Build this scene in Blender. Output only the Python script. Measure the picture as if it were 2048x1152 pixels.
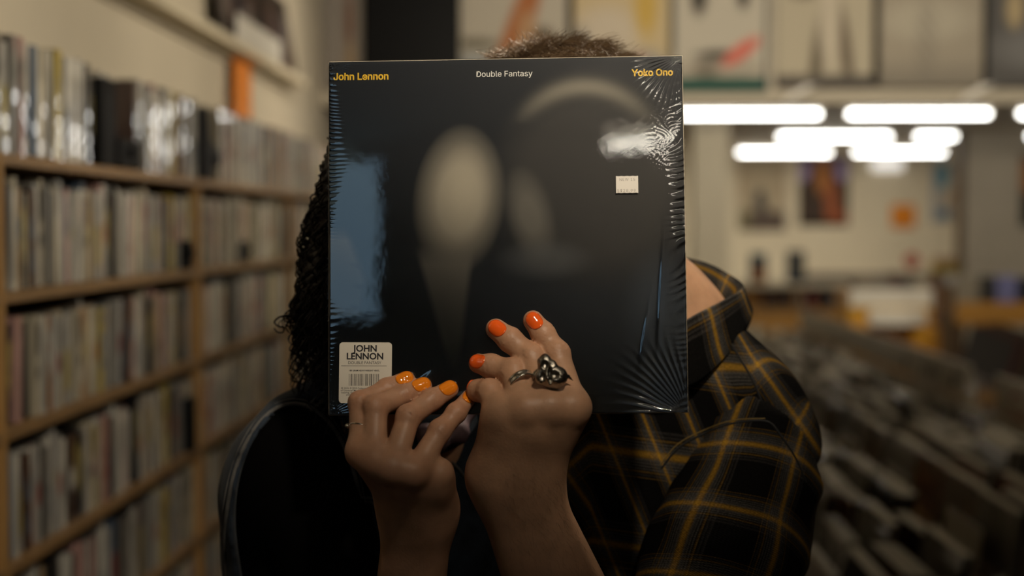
import bpy, math, random
import numpy as np
from mathutils import Vector, Matrix

random.seed(11)
RNG = np.random.default_rng(11)
S = bpy.context.scene
COL = S.collection
for o in list(bpy.data.objects):
    bpy.data.objects.remove(o)

# ------------------------------------------------------------------ camera, world, light, exposure
FPX = 2048 * 50 / 36
PITCH = math.atan(126 / FPX)
YAW = math.atan(76 / FPX * math.cos(PITCH))
EYE = np.array([0.0, 0.0, 1.5])
cf = np.array([-math.sin(YAW) * math.cos(PITCH), math.cos(YAW) * math.cos(PITCH), -math.sin(PITCH)])
cr = np.array([math.cos(YAW), math.sin(YAW), 0.0])
cu = np.cross(cr, cf)
cam_data = bpy.data.cameras.new('camera')
cam_data.lens = 50
cam_data.sensor_width = 36
cam_data.clip_start = 0.05
cam_data.dof.use_dof = True
cam_data.dof.focus_distance = 1.255
cam_data.dof.aperture_fstop = 2.7
cam_data.dof.aperture_blades = 0
cam = bpy.data.objects.new('camera', cam_data)
COL.objects.link(cam)
cam.location = EYE
cam.rotation_euler = (math.pi / 2 - PITCH, 0, YAW)
S.camera = cam

S.view_settings.view_transform = 'Standard'
S.view_settings.look = 'None'
S.view_settings.exposure = 0.0
S.view_settings.gamma = 1.0
S.view_settings.use_curve_mapping = False

W = bpy.data.worlds.new('daylight')
S.world = W
W.use_nodes = True
bg = W.node_tree.nodes['Background']
bg.inputs[0].default_value = (0.46, 0.74, 1.0, 1)
bg.inputs[1].default_value = 1.5


def spot(name, loc, aim, power, cone, blend=1.0, col=(1.0, 0.86, 0.64), size=0.06):
    l = bpy.data.lights.new(name, 'SPOT')
    l.energy = power
    l.color = col
    l.spot_size = math.radians(cone)
    l.spot_blend = blend
    l.shadow_soft_size = size
    o = bpy.data.objects.new(name, l)
    COL.objects.link(o)
    o.location = loc
    o.rotation_euler = (Vector(aim) - Vector(loc)).to_track_quat('-Z', 'Y').to_euler()
    return o


def area(name, loc, aim, power, sx, sy, col=(1.0, 0.88, 0.68), spread=180):
    l = bpy.data.lights.new(name, 'AREA')
    l.energy = power
    l.color = col
    l.shape = 'RECTANGLE'
    l.size = sx
    l.size_y = sy
    l.spread = math.radians(spread)
    o = bpy.data.objects.new(name, l)
    COL.objects.link(o)
    o.location = loc
    o.rotation_euler = (Vector(aim) - Vector(loc)).to_track_quat('-Z', 'Y').to_euler()
    return o


WARM = (1.0, 0.87, 0.665)
# spots added above the frame to brighten the upper media shelves, fading downward
for y in (1.2, 2.5, 3.8, 5.1):
    spot('added_spot', (0.75, y, 2.5), (-1.06, y + 0.40, 2.12), 106, 60, 1.0, WARM, 0.32)
# spots added out of view for the couple, the cover, shoulder and hair
spot('added_spot', (0.34, 0.14, 2.5), (0.04, 1.27, 1.86), 118, 44, 1.0, (1.0, 0.86, 0.66), 0.05)
spot('added_spot', (1.15, 0.75, 2.52), (0.22, 1.42, 1.80), 12, 34, 1.0, (1.0, 0.86, 0.66), 0.05)
spot('added_spot', (0.45, 2.3, 2.55), (0.12, 1.42, 1.68), 75, 30, 1.0, (1.0, 0.86, 0.66), 0.08)
# area lamps added to brighten the back room's far wall and furniture
for x in (0.6, 2.6, 4.6):
    area('added_fill', (x, 9.1, 2.5), (x, 16.5, 1.7), 15, 1.2, 0.07, (1.0, 0.88, 0.68), 150)
    area('added_fill', (x * 0.8 + 0.1, 17.6, 2.56), (x * 0.8 + 0.1, 18.4, 0.0), 25, 1.2, 0.14, (1.0, 0.88, 0.68), 160)
# unseen spots added to wash the hanging posters
for x in (-0.3, 1.0, 2.3):
    spot('added_spot', (x, 4.3, 2.55), (x, 6.5, 2.3), 88, 95, 1.0, (1.0, 0.88, 0.70), 0.10)
# unseen spot added as weak light over the record bins
spot('added_spot', (1.6, 3.2, 2.55), (1.5, 5.4, 1.05), 62, 70, 1.0, (1.0, 0.86, 0.64), 0.15)


def P(px, py, d):
    """the world point seen at a picture position, at depth d along the view axis"""
    return EYE + d * (cf + (px - 1024) / FPX * cr - (py - 576) / FPX * cu)


def V(*a):
    return np.array(a, float)


# ------------------------------------------------------------------ helpers
def put(o, parent=None):
    COL.objects.link(o)
    if parent is not None:
        o.parent = parent
    return o


def tag(o, label=None, cat=None, group=None, kind=None):
    if label: o['label'] = label
    if cat: o['category'] = cat
    if group: o['group'] = group
    if kind: o['kind'] = kind
    return o


def empty(name, loc=(0, 0, 0), rz=0.0):
    o = bpy.data.objects.new(name, None)
    o.empty_display_size = 0.05
    o.location = loc
    o.rotation_euler = (0, 0, rz)
    return put(o)


def thing(name, label, cat, loc=(0, 0, 0), rz=0.0, group=None):
    return tag(empty(name, loc, rz), label, cat, group)


def mesh_np(name, v, f, smooth=False):
    """mesh from numpy verts and a list / array of faces"""
    me = bpy.data.meshes.new(name)
    v = np.asarray(v, np.float32)
    if isinstance(f, np.ndarray):
        k = f.shape[1]
        me.vertices.add(len(v))
        me.vertices.foreach_set('co', v.ravel())
        me.loops.add(f.size)
        me.loops.foreach_set('vertex_index', f.astype(np.int32).ravel())
        me.polygons.add(len(f))
        me.polygons.foreach_set('loop_start', np.arange(0, f.size, k, dtype=np.int32))
        me.polygons.foreach_set('loop_total', np.full(len(f), k, np.int32))
    else:
        me.from_pydata([tuple(map(float, p)) for p in v], [], f)
    if smooth:
        me.polygons.foreach_set('use_smooth', np.ones(len(me.polygons), bool))
    me.update(calc_edges=True)
    me.validate()
    return me


def obj(name, me, m=None, parent=None):
    o = bpy.data.objects.new(name, me)
    if m is not None and not me.materials:
        for q in (m if isinstance(m, (list, tuple)) else [m]):
            me.materials.append(q)
    return put(o, parent)


class MB:
    """collects shapes into one mesh"""

    def __init__(s):
        s.v, s.f, s.m = [], [], []

    def add(s, v, f, mi=0):
        n = len(s.v)
        s.v += [tuple(map(float, p)) for p in v]
        s.f += [tuple(i + n for i in q) for q in f]
        s.m += [mi] * len(f)
        return s

    def box(s, lo, hi, mi=0, bev=0.0):
        x0, y0, z0 = lo
        x1, y1, z1 = hi
        if bev <= 0:
            v = [(x, y, z) for x in (x0, x1) for y in (y0, y1) for z in (z0, z1)]
            f = [(0, 1, 3, 2), (4, 6, 7, 5), (0, 4, 5, 1), (2, 3, 7, 6), (0, 2, 6, 4), (1, 5, 7, 3)]
            return s.add(v, f, mi)
        b = min(bev, (x1 - x0) / 2.01, (y1 - y0) / 2.01, (z1 - z0) / 2.01)
        cx = [(x0, x0 + b), (x1, x1 - b)]
        cy = [(y0, y0 + b), (y1, y1 - b)]
        cz = [(z0, z0 + b), (z1, z1 - b)]
        idx, v = {}, []
        for i in (0, 1):
            for j in (0, 1):
                for k in (0, 1):
                    for a, p in enumerate(((cx[i][0], cy[j][1], cz[k][1]), (cx[i][1], cy[j][0], cz[k][1]), (cx[i][1], cy[j][1], cz[k][0]))):
                        idx[i, j, k, a] = len(v)
                        v.append(p)
        g = lambda i, j, k, a: idx[i, j, k, a]
        f = []
        for i in (0, 1):
            q = [g(i, 0, 0, 0), g(i, 1, 0, 0), g(i, 1, 1, 0), g(i, 0, 1, 0)]
            f.append(tuple(q if i else q[::-1]))
            q = [g(0, i, 0, 1), g(1, i, 0, 1), g(1, i, 1, 1), g(0, i, 1, 1)]
            f.append(tuple(q[::-1] if i else q))
            q = [g(0, 0, i, 2), g(1, 0, i, 2), g(1, 1, i, 2), g(0, 1, i, 2)]
            f.append(tuple(q if i else q[::-1]))
        for i in (0, 1):
            for j in (0, 1):
                q = [g(i, j, 0, 0), g(i, j, 1, 0), g(i, j, 1, 1), g(i, j, 0, 1)]
                f.append(tuple(q if (i ^ j) else q[::-1]))
                q = [g(i, 0, j, 0), g(i, 0, j, 2), g(i, 1, j, 2), g(i, 1, j, 0)]
                f.append(tuple(q if (i ^ j) else q[::-1]))
                q = [g(0, i, j, 1), g(1, i, j, 1), g(1, i, j, 2), g(0, i, j, 2)]
                f.append(tuple(q if (i ^ j) else q[::-1]))
                for k in (0, 1):
                    q = [g(i, j, k, 0), g(i, j, k, 1), g(i, j, k, 2)]
                    if (i, j, k).count(1) % 2 == 0: q = q[::-1]
                    f.append(tuple(q))
        fs = sorted(set(tuple(x) for x in f))
        return s.add(v, fs, mi)

    def cyl(s, a, b, r0, r1=None, n=14, mi=0):
        r1 = r0 if r1 is None else r1
        a, b = np.array(a, float), np.array(b, float)
        d = (b - a) / np.linalg.norm(b - a)
        u = np.cross(d, (0, 0, 1) if abs(d[2]) < 0.9 else (1, 0, 0))
        u /= np.linalg.norm(u)
        w = np.cross(d, u)
        v = []
        for c, r in ((a, r0), (b, r1)):
            for i in range(n):
                t = 2 * math.pi * i / n
                v.append(c + r * (math.cos(t) * u + math.sin(t) * w))
        f = [(i, (i + 1) % n, n + (i + 1) % n, n + i) for i in range(n)]
        f += [tuple(range(n))[::-1], tuple(range(n, 2 * n))]
        return s.add(v, f, mi)

    def build(s, name, m, parent=None, smooth=False):
        me = mesh_np(name, s.v, s.f, smooth)
        if any(s.m):
            me.polygons.foreach_set('material_index', np.array(s.m, np.int32)[:len(me.polygons)])
        return obj(name, me, m, parent)


def tubes(paths, n=5, cap=True):
    """paths: list of (points (k,3), radii (k,)) -> verts, quads"""
    vs, fs, base = [], [], 0
    ang = np.arange(n) * 2 * math.pi / n
    ca, sa = np.cos(ang), np.sin(ang)
    for pts, rad in paths:
        pts = np.asarray(pts, float)
        k = len(pts)
        rad = np.full(k, rad) if np.isscalar(rad) else np.asarray(rad)
        t = np.gradient(pts, axis=0)
        t /= np.linalg.norm(t, axis=1)[:, None] + 1e-12
        ref = np.array([0.31, 0.52, 0.79])
        u = np.cross(t, ref)
        nu = np.linalg.norm(u, axis=1)
        bad = nu < 0.15
        if bad.any():
            u[bad] = np.cross(t[bad], [0.9, -0.4, 0.1])
        u /= np.linalg.norm(u, axis=1)[:, None] + 1e-12
        w = np.cross(t, u)
        ring = pts[:, None, :] + rad[:, None, None] * (ca[None, :, None] * u[:, None, :] + sa[None, :, None] * w[:, None, :])
        vs.append(ring.reshape(-1, 3))
        i = np.arange(k - 1)[:, None] * n
        j = np.arange(n)[None, :]
        j2 = (j + 1) % n
        q = np.stack([i + j, i + j2, i + n + j2, i + n + j], -1).reshape(-1, 4) + base
        fs.append(q)
        base += k * n
    return np.concatenate(vs), np.concatenate(fs)


def catmull(pts, m=8, closed=False):
    p = np.asarray(pts, float)
    n = len(p)
    out = []
    rng = range(n if closed else n - 1)
    for i in rng:
        if closed:
            a, b, c, d = p[(i - 1) % n], p[i], p[(i + 1) % n], p[(i + 2) % n]
        else:
            a, b, c, d = p[max(i - 1, 0)], p[i], p[i + 1], p[min(i + 2, n - 1)]
        for t in np.arange(m) / m:
            out.append(0.5 * ((2 * b) + (c - a) * t + (2 * a - 5 * b + 4 * c - d) * t * t + (3 * b - a - 3 * c + d) * t ** 3))
    if not closed:
        out.append(p[-1])
    return np.array(out)


# ------------------------------------------------------------------ signed distance modelling (bodies, hands, clothes)
def cap(a, b, ra, rb=None):
    a, b = np.asarray(a, np.float32), np.asarray(b, np.float32)
    rb = ra if rb is None else rb
    ba = b - a
    bb = float(ba @ ba) + 1e-9

    def f(p):
        pa = p - a
        h = np.clip((pa @ ba) / bb, 0, 1)
        q = pa - h[:, None] * ba
        return np.sqrt(np.einsum('ij,ij->i', q, q)) - (ra + (rb - ra) * h)
    return f


def ell(c, r, M=None):
    c, r = np.asarray(c, np.float32), np.asarray(r, np.float32)

    def f(p):
        q = p - c
        if M is not None:
            q = q @ M
        k0 = np.linalg.norm(q / r, axis=1)
        k1 = np.linalg.norm(q / (r * r), axis=1) + 1e-9
        return k0 * (k0 - 1) / k1
    return f


def smin(a, b, k):
    h = np.maximum(k - np.abs(a - b), 0) / k
    return np.minimum(a, b) - h * h * k * 0.25


def union(fs, k):
    def f(p):
        d = fs[0](p)
        for g in fs[1:]:
            d = smin(d, g(p), k)
        return d
    return f


def minus(f, g, k=0.004):
    return lambda p: -smin(-f(p), g(p), k)


def surf(f, lo, hi, h):
    """naive surface nets of the zero set of f"""
    lo, hi = np.asarray(lo, float), np.asarray(hi, float)
    n = np.maximum(((hi - lo) / h).astype(int) + 1, 3)
    ys = (lo[1] + h * np.arange(n[1])).astype(np.float32)
    zs = (lo[2] + h * np.arange(n[2])).astype(np.float32)
    Y, Z = np.meshgrid(ys, zs, indexing='ij')
    F = np.empty(n, np.float32)
    st = max(1, 60000 // (n[1] * n[2]))
    for i in range(0, n[0], st):
        xs = (lo[0] + h * np.arange(i, min(i + st, n[0]))).astype(np.float32)
        p = np.empty((len(xs), n[1], n[2], 3), np.float32)
        p[..., 0] = xs[:, None, None]
        p[..., 1] = Y
        p[..., 2] = Z
        F[i:i + len(xs)] = f(p.reshape(-1, 3)).reshape(len(xs), n[1], n[2])
    s = F < 0
    c = [(a, b, d) for a in (0, 1) for b in (0, 1) for d in (0, 1)]
    sl = lambda A, o: A[o[0]:n[0] - 1 + o[0], o[1]:n[1] - 1 + o[1], o[2]:n[2] - 1 + o[2]]
    cnt = sum(sl(s, o).astype(np.int8) for o in c)
    I = np.argwhere((cnt > 0) & (cnt < 8))
    idx = np.full(n - 1, -1, np.int64)
    idx[I[:, 0], I[:, 1], I[:, 2]] = np.arange(len(I))
    acc = np.zeros((len(I), 3))
    num = np.zeros(len(I))
    val = {o: F[I[:, 0] + o[0], I[:, 1] + o[1], I[:, 2] + o[2]] for o in c}
    for a in c:
        for ax in range(3):
            if a[ax] == 0:
                b = list(a); b[ax] = 1; b = tuple(b)
                fa, fb = val[a], val[b]
                m = (fa < 0) != (fb < 0)
                t = np.where(m, fa / np.where(m, fa - fb, 1), 0)
                q = np.tile(np.array(a, float), (len(I), 1))
                q[:, ax] += t
                acc += q * m[:, None]
                num += m
    v = lo + h * (I + acc / np.maximum(num, 1)[:, None])
    quads = []
    for ax in range(3):
        o1, o2 = [(1, 2), (2, 0), (0, 1)][ax]
        A = np.take(s, range(n[ax] - 1), axis=ax)
        B = np.take(s, range(1, n[ax]), axis=ax)
        E = np.argwhere(A != B)
        E = E[(E[:, o1] > 0) & (E[:, o2] > 0) & (E[:, o1] < n[o1] - 1) & (E[:, o2] < n[o2] - 1)]
        if not len(E):
            continue
        g = []
        for d1, d2 in ((1, 1), (0, 1), (0, 0), (1, 0)):
            K = E.copy()
            K[:, o1] -= d1
            K[:, o2] -= d2
            g.append(idx[K[:, 0], K[:, 1], K[:, 2]])
        q = np.stack(g, 1)
        flip = ~A[E[:, 0], E[:, 1], E[:, 2]]
        q[flip] = q[flip][:, ::-1]
        quads.append(q)
    q = np.concatenate(quads)
    return v, q[(q >= 0).all(1)]


def march(f, px, py, d0=1.0, d1=2.0):
    """first hit of the view rays through the picture positions with the body f"""
    px, py = np.atleast_1d(px).astype(float), np.atleast_1d(py).astype(float)
    ray = cf[None] + ((px - 1024) / FPX)[:, None] * cr - ((py - 576) / FPX)[:, None] * cu
    t = np.full(len(px), d0)
    for _ in range(90):
        d = f((EYE + ray * t[:, None]).astype(np.float32))
        t = np.minimum(t + np.maximum(d, 0) * 0.8, d1)
    return EYE + ray * t[:, None], t < d1 - 1e-3


# ------------------------------------------------------------------ materials
def nodes_of(m):
    return m.node_tree.nodes, m.node_tree.links


def mat(name, col, rough=0.5, metal=0.0, bump=0.0, bscale=200.0, coat=0.0, var=0.0, vscale=8.0, spec=0.5, emit=None, estr=0.0, sheen=0.0, stretch=(1, 1, 1), sub=0.0):
    m = bpy.data.materials.new(name)
    m.use_nodes = True
    N, L = nodes_of(m)
    b = N['Principled BSDF']
    b.inputs['Base Color'].default_value = (*col, 1)
    b.inputs['Roughness'].default_value = rough
    b.inputs['Metallic'].default_value = metal
    b.inputs['Specular IOR Level'].default_value = spec
    b.inputs['Coat Weight'].default_value = coat
    b.inputs['Coat Roughness'].default_value = 0.08
    b.inputs['Sheen Weight'].default_value = sheen
    if sub:
        b.inputs['Subsurface Weight'].default_value = sub
        b.inputs['Subsurface Radius'].default_value = (0.008, 0.003, 0.0015)
        b.inputs['Subsurface Scale'].default_value = 0.5
    if emit:
        b.inputs['Emission Color'].default_value = (*emit, 1)
        b.inputs['Emission Strength'].default_value = estr
    if bump or var:
        tc = N.new('ShaderNodeTexCoord')
        mp = N.new('ShaderNodeMapping')
        mp.inputs['Scale'].default_value = stretch
        L.new(tc.outputs['Object'], mp.inputs['Vector'])
    if bump:
        nz = N.new('ShaderNodeTexNoise')
        nz.inputs['Scale'].default_value = bscale
        nz.inputs['Detail'].default_value = 4
        L.new(mp.outputs[0], nz.inputs['Vector'])
        bp = N.new('ShaderNodeBump')
        bp.inputs['Strength'].default_value = bump
        bp.inputs['Distance'].default_value = 0.002
        L.new(nz.outputs[0], bp.inputs['Height'])
        L.new(bp.outputs[0], b.inputs['Normal'])
    if var:
        nz = N.new('ShaderNodeTexNoise')
        nz.inputs['Scale'].default_value = vscale
        nz.inputs['Detail'].default_value = 5
        L.new(mp.outputs[0], nz.inputs['Vector'])
        rp = N.new('ShaderNodeMapRange')
        rp.inputs['From Min'].default_value = 0.3
        rp.inputs['From Max'].default_value = 0.7
        rp.inputs['To Min'].default_value = 1 - var
        rp.inputs['To Max'].default_value = 1 + var
        L.new(nz.outputs[0], rp.inputs['Value'])
        mx = N.new('ShaderNodeVectorMath')
        mx.operation = 'SCALE'
        mx.inputs[0].default_value = col
        L.new(rp.outputs[0], mx.inputs['Scale'])
        L.new(mx.outputs[0], b.inputs['Base Color'])
    return m


def attr_mat(name, attr, rough=0.5, coat=0.0, spec=0.5, bump=0.0, bscale=300):
    m = mat(name, (0.5, 0.5, 0.5), rough, coat=coat, spec=spec, bump=bump, bscale=bscale)
    N, L = nodes_of(m)
    a = N.new('ShaderNodeAttribute')
    a.attribute_name = attr
    L.new(a.outputs['Color'], N['Principled BSDF'].inputs['Base Color'])
    return m


def colour_attr(me, name, cols):
    a = me.color_attributes.new(name, 'FLOAT_COLOR', 'POINT')
    c = np.ones((len(me.vertices), 4), np.float32)
    c[:, :3] = cols
    a.data.foreach_set('color', c.ravel())


def lin(r, g, b):
    f = lambda c: c / 12.92 if c <= 0.04045 else ((c + 0.055) / 1.055) ** 2.4
    return (f(r / 255), f(g / 255), f(b / 255))


M = {}
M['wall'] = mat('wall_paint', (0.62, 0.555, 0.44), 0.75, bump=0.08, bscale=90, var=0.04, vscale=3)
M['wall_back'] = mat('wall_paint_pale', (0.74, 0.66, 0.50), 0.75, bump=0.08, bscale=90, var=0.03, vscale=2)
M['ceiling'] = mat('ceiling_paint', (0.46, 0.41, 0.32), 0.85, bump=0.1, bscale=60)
M['floor'] = mat('floor_vinyl', (0.10, 0.085, 0.07), 0.5, var=0.2, vscale=5)
M['wood'] = mat('shelf_wood', (0.31, 0.180, 0.072), 0.42, var=0.18, vscale=9, stretch=(9, 1, 9), bump=0.05, bscale=40)
M['wood_post'] = mat('post_wood', (0.38, 0.215, 0.075), 0.45, var=0.15, vscale=9, stretch=(9, 9, 1))
M['wood_orange'] = mat('varnished_pine', (0.52, 0.26, 0.055), 0.4, var=0.15, vscale=6, stretch=(1, 6, 6))
M['wood_dark'] = mat('dark_panel', (0.10, 0.055, 0.025), 0.5, var=0.2, vscale=6)
M['white'] = mat('white_card', (0.78, 0.74, 0.66), 0.45)
M['white_metal'] = mat('white_enamel', (0.8, 0.76, 0.68), 0.35)
M['black'] = mat('black_plastic', (0.005, 0.005, 0.0055), 0.5, spec=0.12)
M['black_matt'] = mat('black_board', (0.008, 0.007, 0.007), 0.7, spec=0.05)
M['grey_plastic'] = mat('grey_divider_plastic', (0.30, 0.27, 0.21), 0.35, spec=0.5, var=0.1, vscale=4)
M['orange_paper'] = mat('orange_paper', (0.80, 0.26, 0.035), 0.6)
M['tube'] = mat('lamp_tube', (0.9, 0.9, 0.88), 0.4, emit=(1.0, 0.985, 0.93), estr=11.0)
M['tube_near'] = mat('lamp_tube_near', (0.9, 0.9, 0.88), 0.4, emit=(1.0, 0.93, 0.78), estr=14.0)
M['case'] = attr_mat('disc_case_plastic', 'tint', 0.30, coat=1.0)
M['case'].node_tree.nodes['Principled BSDF'].inputs['Coat Roughness'].default_value = 0.035
M['print'] = attr_mat('printed_paper', 'tint', 0.6, spec=0.05)
M['glossprint'] = attr_mat('glossy_poster', 'tint', 0.45, spec=0.06)


def print_panel(name, w, h, fn, parent=None, n=24, m=None, thick=0.0012):
    """a flat printed sheet w x h, standing in local XZ with its face to -Y, origin at its bottom centre"""
    nx = max(2, int(n * min(1, w / h)) + 1)
    nz = max(2, int(n * min(1, h / w)) + 1)
    u, v = np.meshgrid(np.linspace(0, 1, nx), np.linspace(0, 1, nz), indexing='ij')
    u, v = u.ravel(), v.ravel()
    front = np.stack([(u - 0.5) * w, np.zeros_like(u), v * h], 1)
    i, j = np.meshgrid(np.arange(nx - 1), np.arange(nz - 1), indexing='ij')
    a = (i * nz + j).ravel()
    q = np.stack([a, a + nz, a + nz + 1, a + 1], 1)
    nb = len(front)
    back = front + [0, thick, 0]
    verts = np.concatenate([front, back])
    faces = [q, q[:, ::-1] + nb]
    edge = []
    ring = [k * nz for k in range(nx)] + [(nx - 1) * nz + k for k in range(1, nz)] + [k * nz + nz - 1 for k in range(nx - 2, -1, -1)] + [k for k in range(nz - 2, 0, -1)]
    for k in range(len(ring)):
        p0, p1 = ring[k], ring[(k + 1) % len(ring)]
        edge.append((p0, p0 + nb, p1 + nb, p1))
    faces.append(np.array(edge))
    me = mesh_np(name, verts, np.concatenate(faces))
    c = np.array(fn(u, v)).astype(np.float32)
    colour_attr(me, 'tint', np.concatenate([c, c * 0 + 0.4]))
    return obj(name, me, m or M['print'], parent)


def blob(u, v, cx, cy, rx, ry, soft=1.0, ang=0.0):
    c, s_ = math.cos(ang), math.sin(ang)
    x, y = u - cx, v - cy
    q = ((x * c + y * s_) / rx) ** 2 + ((-x * s_ + y * c) / ry) ** 2
    return np.clip((1.15 - np.sqrt(q)) / (0.3 * soft), 0, 1)


def mixc(base, col, w):
    return base * (1 - w[:, None]) + np.array(col)[None, :] * w[:, None]


def flat(u, col):
    return np.tile(np.array(col, float), (len(u), 1))


try:
    import os
    FONT = bpy.data.fonts.load(os.path.join(bpy.utils.system_resource('DATAFILES'), 'fonts', 'Inter.woff2'))
except Exception:
    FONT = None


def text_mesh(s, width=None, height=None, bold=0.0, space=1.0, geo=False):
    """flat lettering as a mesh, scaled to width (or cap height), its lower left at the origin, in local XY"""
    c = bpy.data.curves.new('lettering', 'FONT')
    c.body = s
    c.offset = bold
    if FONT is not None and not geo:
        c.font = FONT
    c.space_character = space
    c.resolution_u = 3
    o = bpy.data.objects.new('lettering', c)
    COL.objects.link(o)
    dg = bpy.context.evaluated_depsgraph_get()
    me = bpy.data.meshes.new_from_object(o.evaluated_get(dg))
    bpy.data.objects.remove(o)
    co = np.empty(len(me.vertices) * 3)
    me.vertices.foreach_get('co', co)
    co = co.reshape(-1, 3)
    lo, hi = co.min(0), co.max(0)
    k = width / (hi[0] - lo[0]) if width else height / (hi[1] - lo[1])
    co = (co - [lo[0], 0, 0]) * k
    me.vertices.foreach_set('co', co.ravel())
    me.materials.clear()
    me.update()
    return me


ORD1 = 'zeroth first second third fourth fifth sixth seventh eighth ninth tenth eleventh twelfth thirteenth fourteenth fifteenth sixteenth seventeenth eighteenth nineteenth'.split()
TENS = {20: 'twent', 30: 'thirt', 40: 'fort', 50: 'fift', 60: 'sixt', 70: 'sevent', 80: 'eight', 90: 'ninet'}


def ordinal(n):
    if n < 20: return ORD1[n]
    t, r = n // 10 * 10, n % 10
    return TENS[t] + 'ieth' if r == 0 else TENS[t] + 'y-' + ORD1[r]
# ------------------------------------------------------------------ the shop: shell
XL = -1.06          # left wall
YB, YF = -2.4, 20.6
XR = 7.6
CEIL = 2.62


def struct(name, mb, m, parent=None):
    o = mb.build(name, m, parent)
    if parent is None:
        o['kind'] = 'structure'
    return o


struct('floor', MB().box((XL - 0.2, YB - 0.2, -0.1), (XR + 0.2, YF + 0.2, 0)), M['floor'])
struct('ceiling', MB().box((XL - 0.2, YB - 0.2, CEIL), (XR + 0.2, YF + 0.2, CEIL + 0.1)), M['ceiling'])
struct('wall_left', MB().box((XL - 0.15, YB - 0.15, 0), (XL, YF + 0.1, CEIL)), M['wall'])
struct('wall_right', MB().box((XR, YB - 0.15, 0), (XR + 0.15, YF + 0.1, CEIL)), M['wall'])
struct('wall_far', MB().box((XL, YF, 0), (XR, YF + 0.15, CEIL)), M['wall_back'])
# the wall behind the camera has a high daylight window at its end
wb = MB()
WX0, WX1, WZ0, WZ1 = -1.04, -0.70, 1.98, 2.6
wb.box((WX1, YB - 0.15, 0), (XR, YB, CEIL)).box((XL, YB - 0.15, 0), (WX1, YB, WZ0)).box((XL, YB - 0.15, WZ1), (WX1, YB, CEIL)).box((XL, YB - 0.15, WZ0), (WX0, YB, WZ1))
struct('wall_rear', wb, M['wall'])
wf = MB()
for lo, hi in (((WX0, YB - 0.12, WZ0), (WX0 + 0.02, YB - 0.04, WZ1)), ((WX1 - 0.02, YB - 0.12, WZ0), (WX1, YB - 0.04, WZ1)), ((WX0, YB - 0.12, WZ0), (WX1, YB - 0.04, WZ0 + 0.02)), ((WX0, YB - 0.12, WZ1 - 0.02), (WX1, YB - 0.04, WZ1))):
    wf.box(lo, hi)
struct('window_1', wf, M['white_metal'])
# bulkhead that carries the hanging posters
BY = 6.6
struct('wall_bulkhead', MB().box((XL, BY, 2.115), (XR, BY + 0.16, CEIL)), M['wall'])
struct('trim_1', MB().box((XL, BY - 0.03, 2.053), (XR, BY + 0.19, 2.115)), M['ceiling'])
# pale pillar and the wall return in the back room
struct('wall_pillar', MB().box((1.36, 13.6, 0), (1.70, 13.95, CEIL)), M['wall_back'])
struct('wall_return', MB().box((4.95, 17.2, 0), (6.7, 17.35, CEIL)), M['wall'])
struct('trim_2', MB().box((4.88, 17.16, 0), (4.95, 17.3, CEIL)), M['wood_dark'])

# ------------------------------------------------------------------ strip lights of the back room
def strip_light(x0, x1, y, label, mt, z=2.452):
    t = thing('strip_light', label, 'lamp', ((x0 + x1) / 2, y, z), 0, 'fluorescent strip lights under the ceiling')
    h = (x1 - x0) / 2
    MB().cyl((-h, 0, 0), (h, 0, 0), 0.019, n=16).build('tube', mt, t, True)
    b = MB().box((-h - 0.03, -0.055, 0.045), (h + 0.03, 0.055, 0.10), bev=0.008)
    b.build('housing', M['white_metal'], t)
    for s in (-1, 1):
        MB().box((s * (h + 0.004) - 0.012, -0.022, -0.022), (s * (h + 0.004) + 0.012, 0.022, 0.05), bev=0.004).build('tube_holder', M['white'], t)
    MB().box((-0.04, -0.03, 0.10), (0.04, 0.03, CEIL - z)).build('bracket', M['white_metal'], t)
    return t


def lx(px, d):
    return float(P(px, 450, d)[0])


k = 0
names = ['nearest row of the back room', 'middle row of the back room', 'farthest row of the back room']
for (D, spans) in ((12.35, [(1330, 1634), (1689, 1967), (2024, 2300)]), (15.5, [(1553, 1773), (1823, 1901), (2043, 2250)]), (18.8, [(1474, 1655), (1702, 1880), (2043, 2220)])):
    for j, (a, b) in enumerate(spans):
        side = ['leftmost', 'second', 'third'][j]
        strip_light(lx(a, D), lx(b, D), D, f'white fluorescent strip light, {side} tube in the {names[k]}', M['tube'])
    k += 1
# the strip behind the camera that the record cover reflects
strip_light(0.075, 0.52, -1.84, 'white fluorescent strip light on the ceiling behind the viewer, mirrored in the cover', M['tube_near'])

# ------------------------------------------------------------------ media shelves along the left wall
SX = -0.862           # front edges
SB = XL + 0.012
SHELF_Z = [1.614, 1.393, 1.173, 0.953, 0.733, 0.513, 0.293]
BAYS = [2.222, 3.49, 4.758, 6.02]
tints = {
    'cream': (0.62, 0.56, 0.43), 'white': (0.72, 0.69, 0.62), 'grey': (0.28, 0.27, 0.25), 'pale grey': (0.46, 0.45, 0.42),
    'tan': (0.42, 0.30, 0.17), 'black': (0.02, 0.02, 0.022), 'dark brown': (0.09, 0.045, 0.03), 'slate blue': (0.11, 0.16, 0.24),
    'red': (0.36, 0.06, 0.05), 'yellow': (0.55, 0.42, 0.06), 'pink': (0.55, 0.33, 0.30), 'orange': (0.50, 0.20, 0.06), 'teal': (0.10, 0.34, 0.36)}
PAL = ['cream'] * 6 + ['white'] * 9 + ['pale grey'] * 5 + ['grey'] * 4 + ['tan'] * 3 + ['black'] * 6 + ['dark brown'] * 3 + ['slate blue'] * 2 + ['red', 'yellow', 'yellow', 'pink', 'pink', 'orange', 'slate blue']


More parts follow.
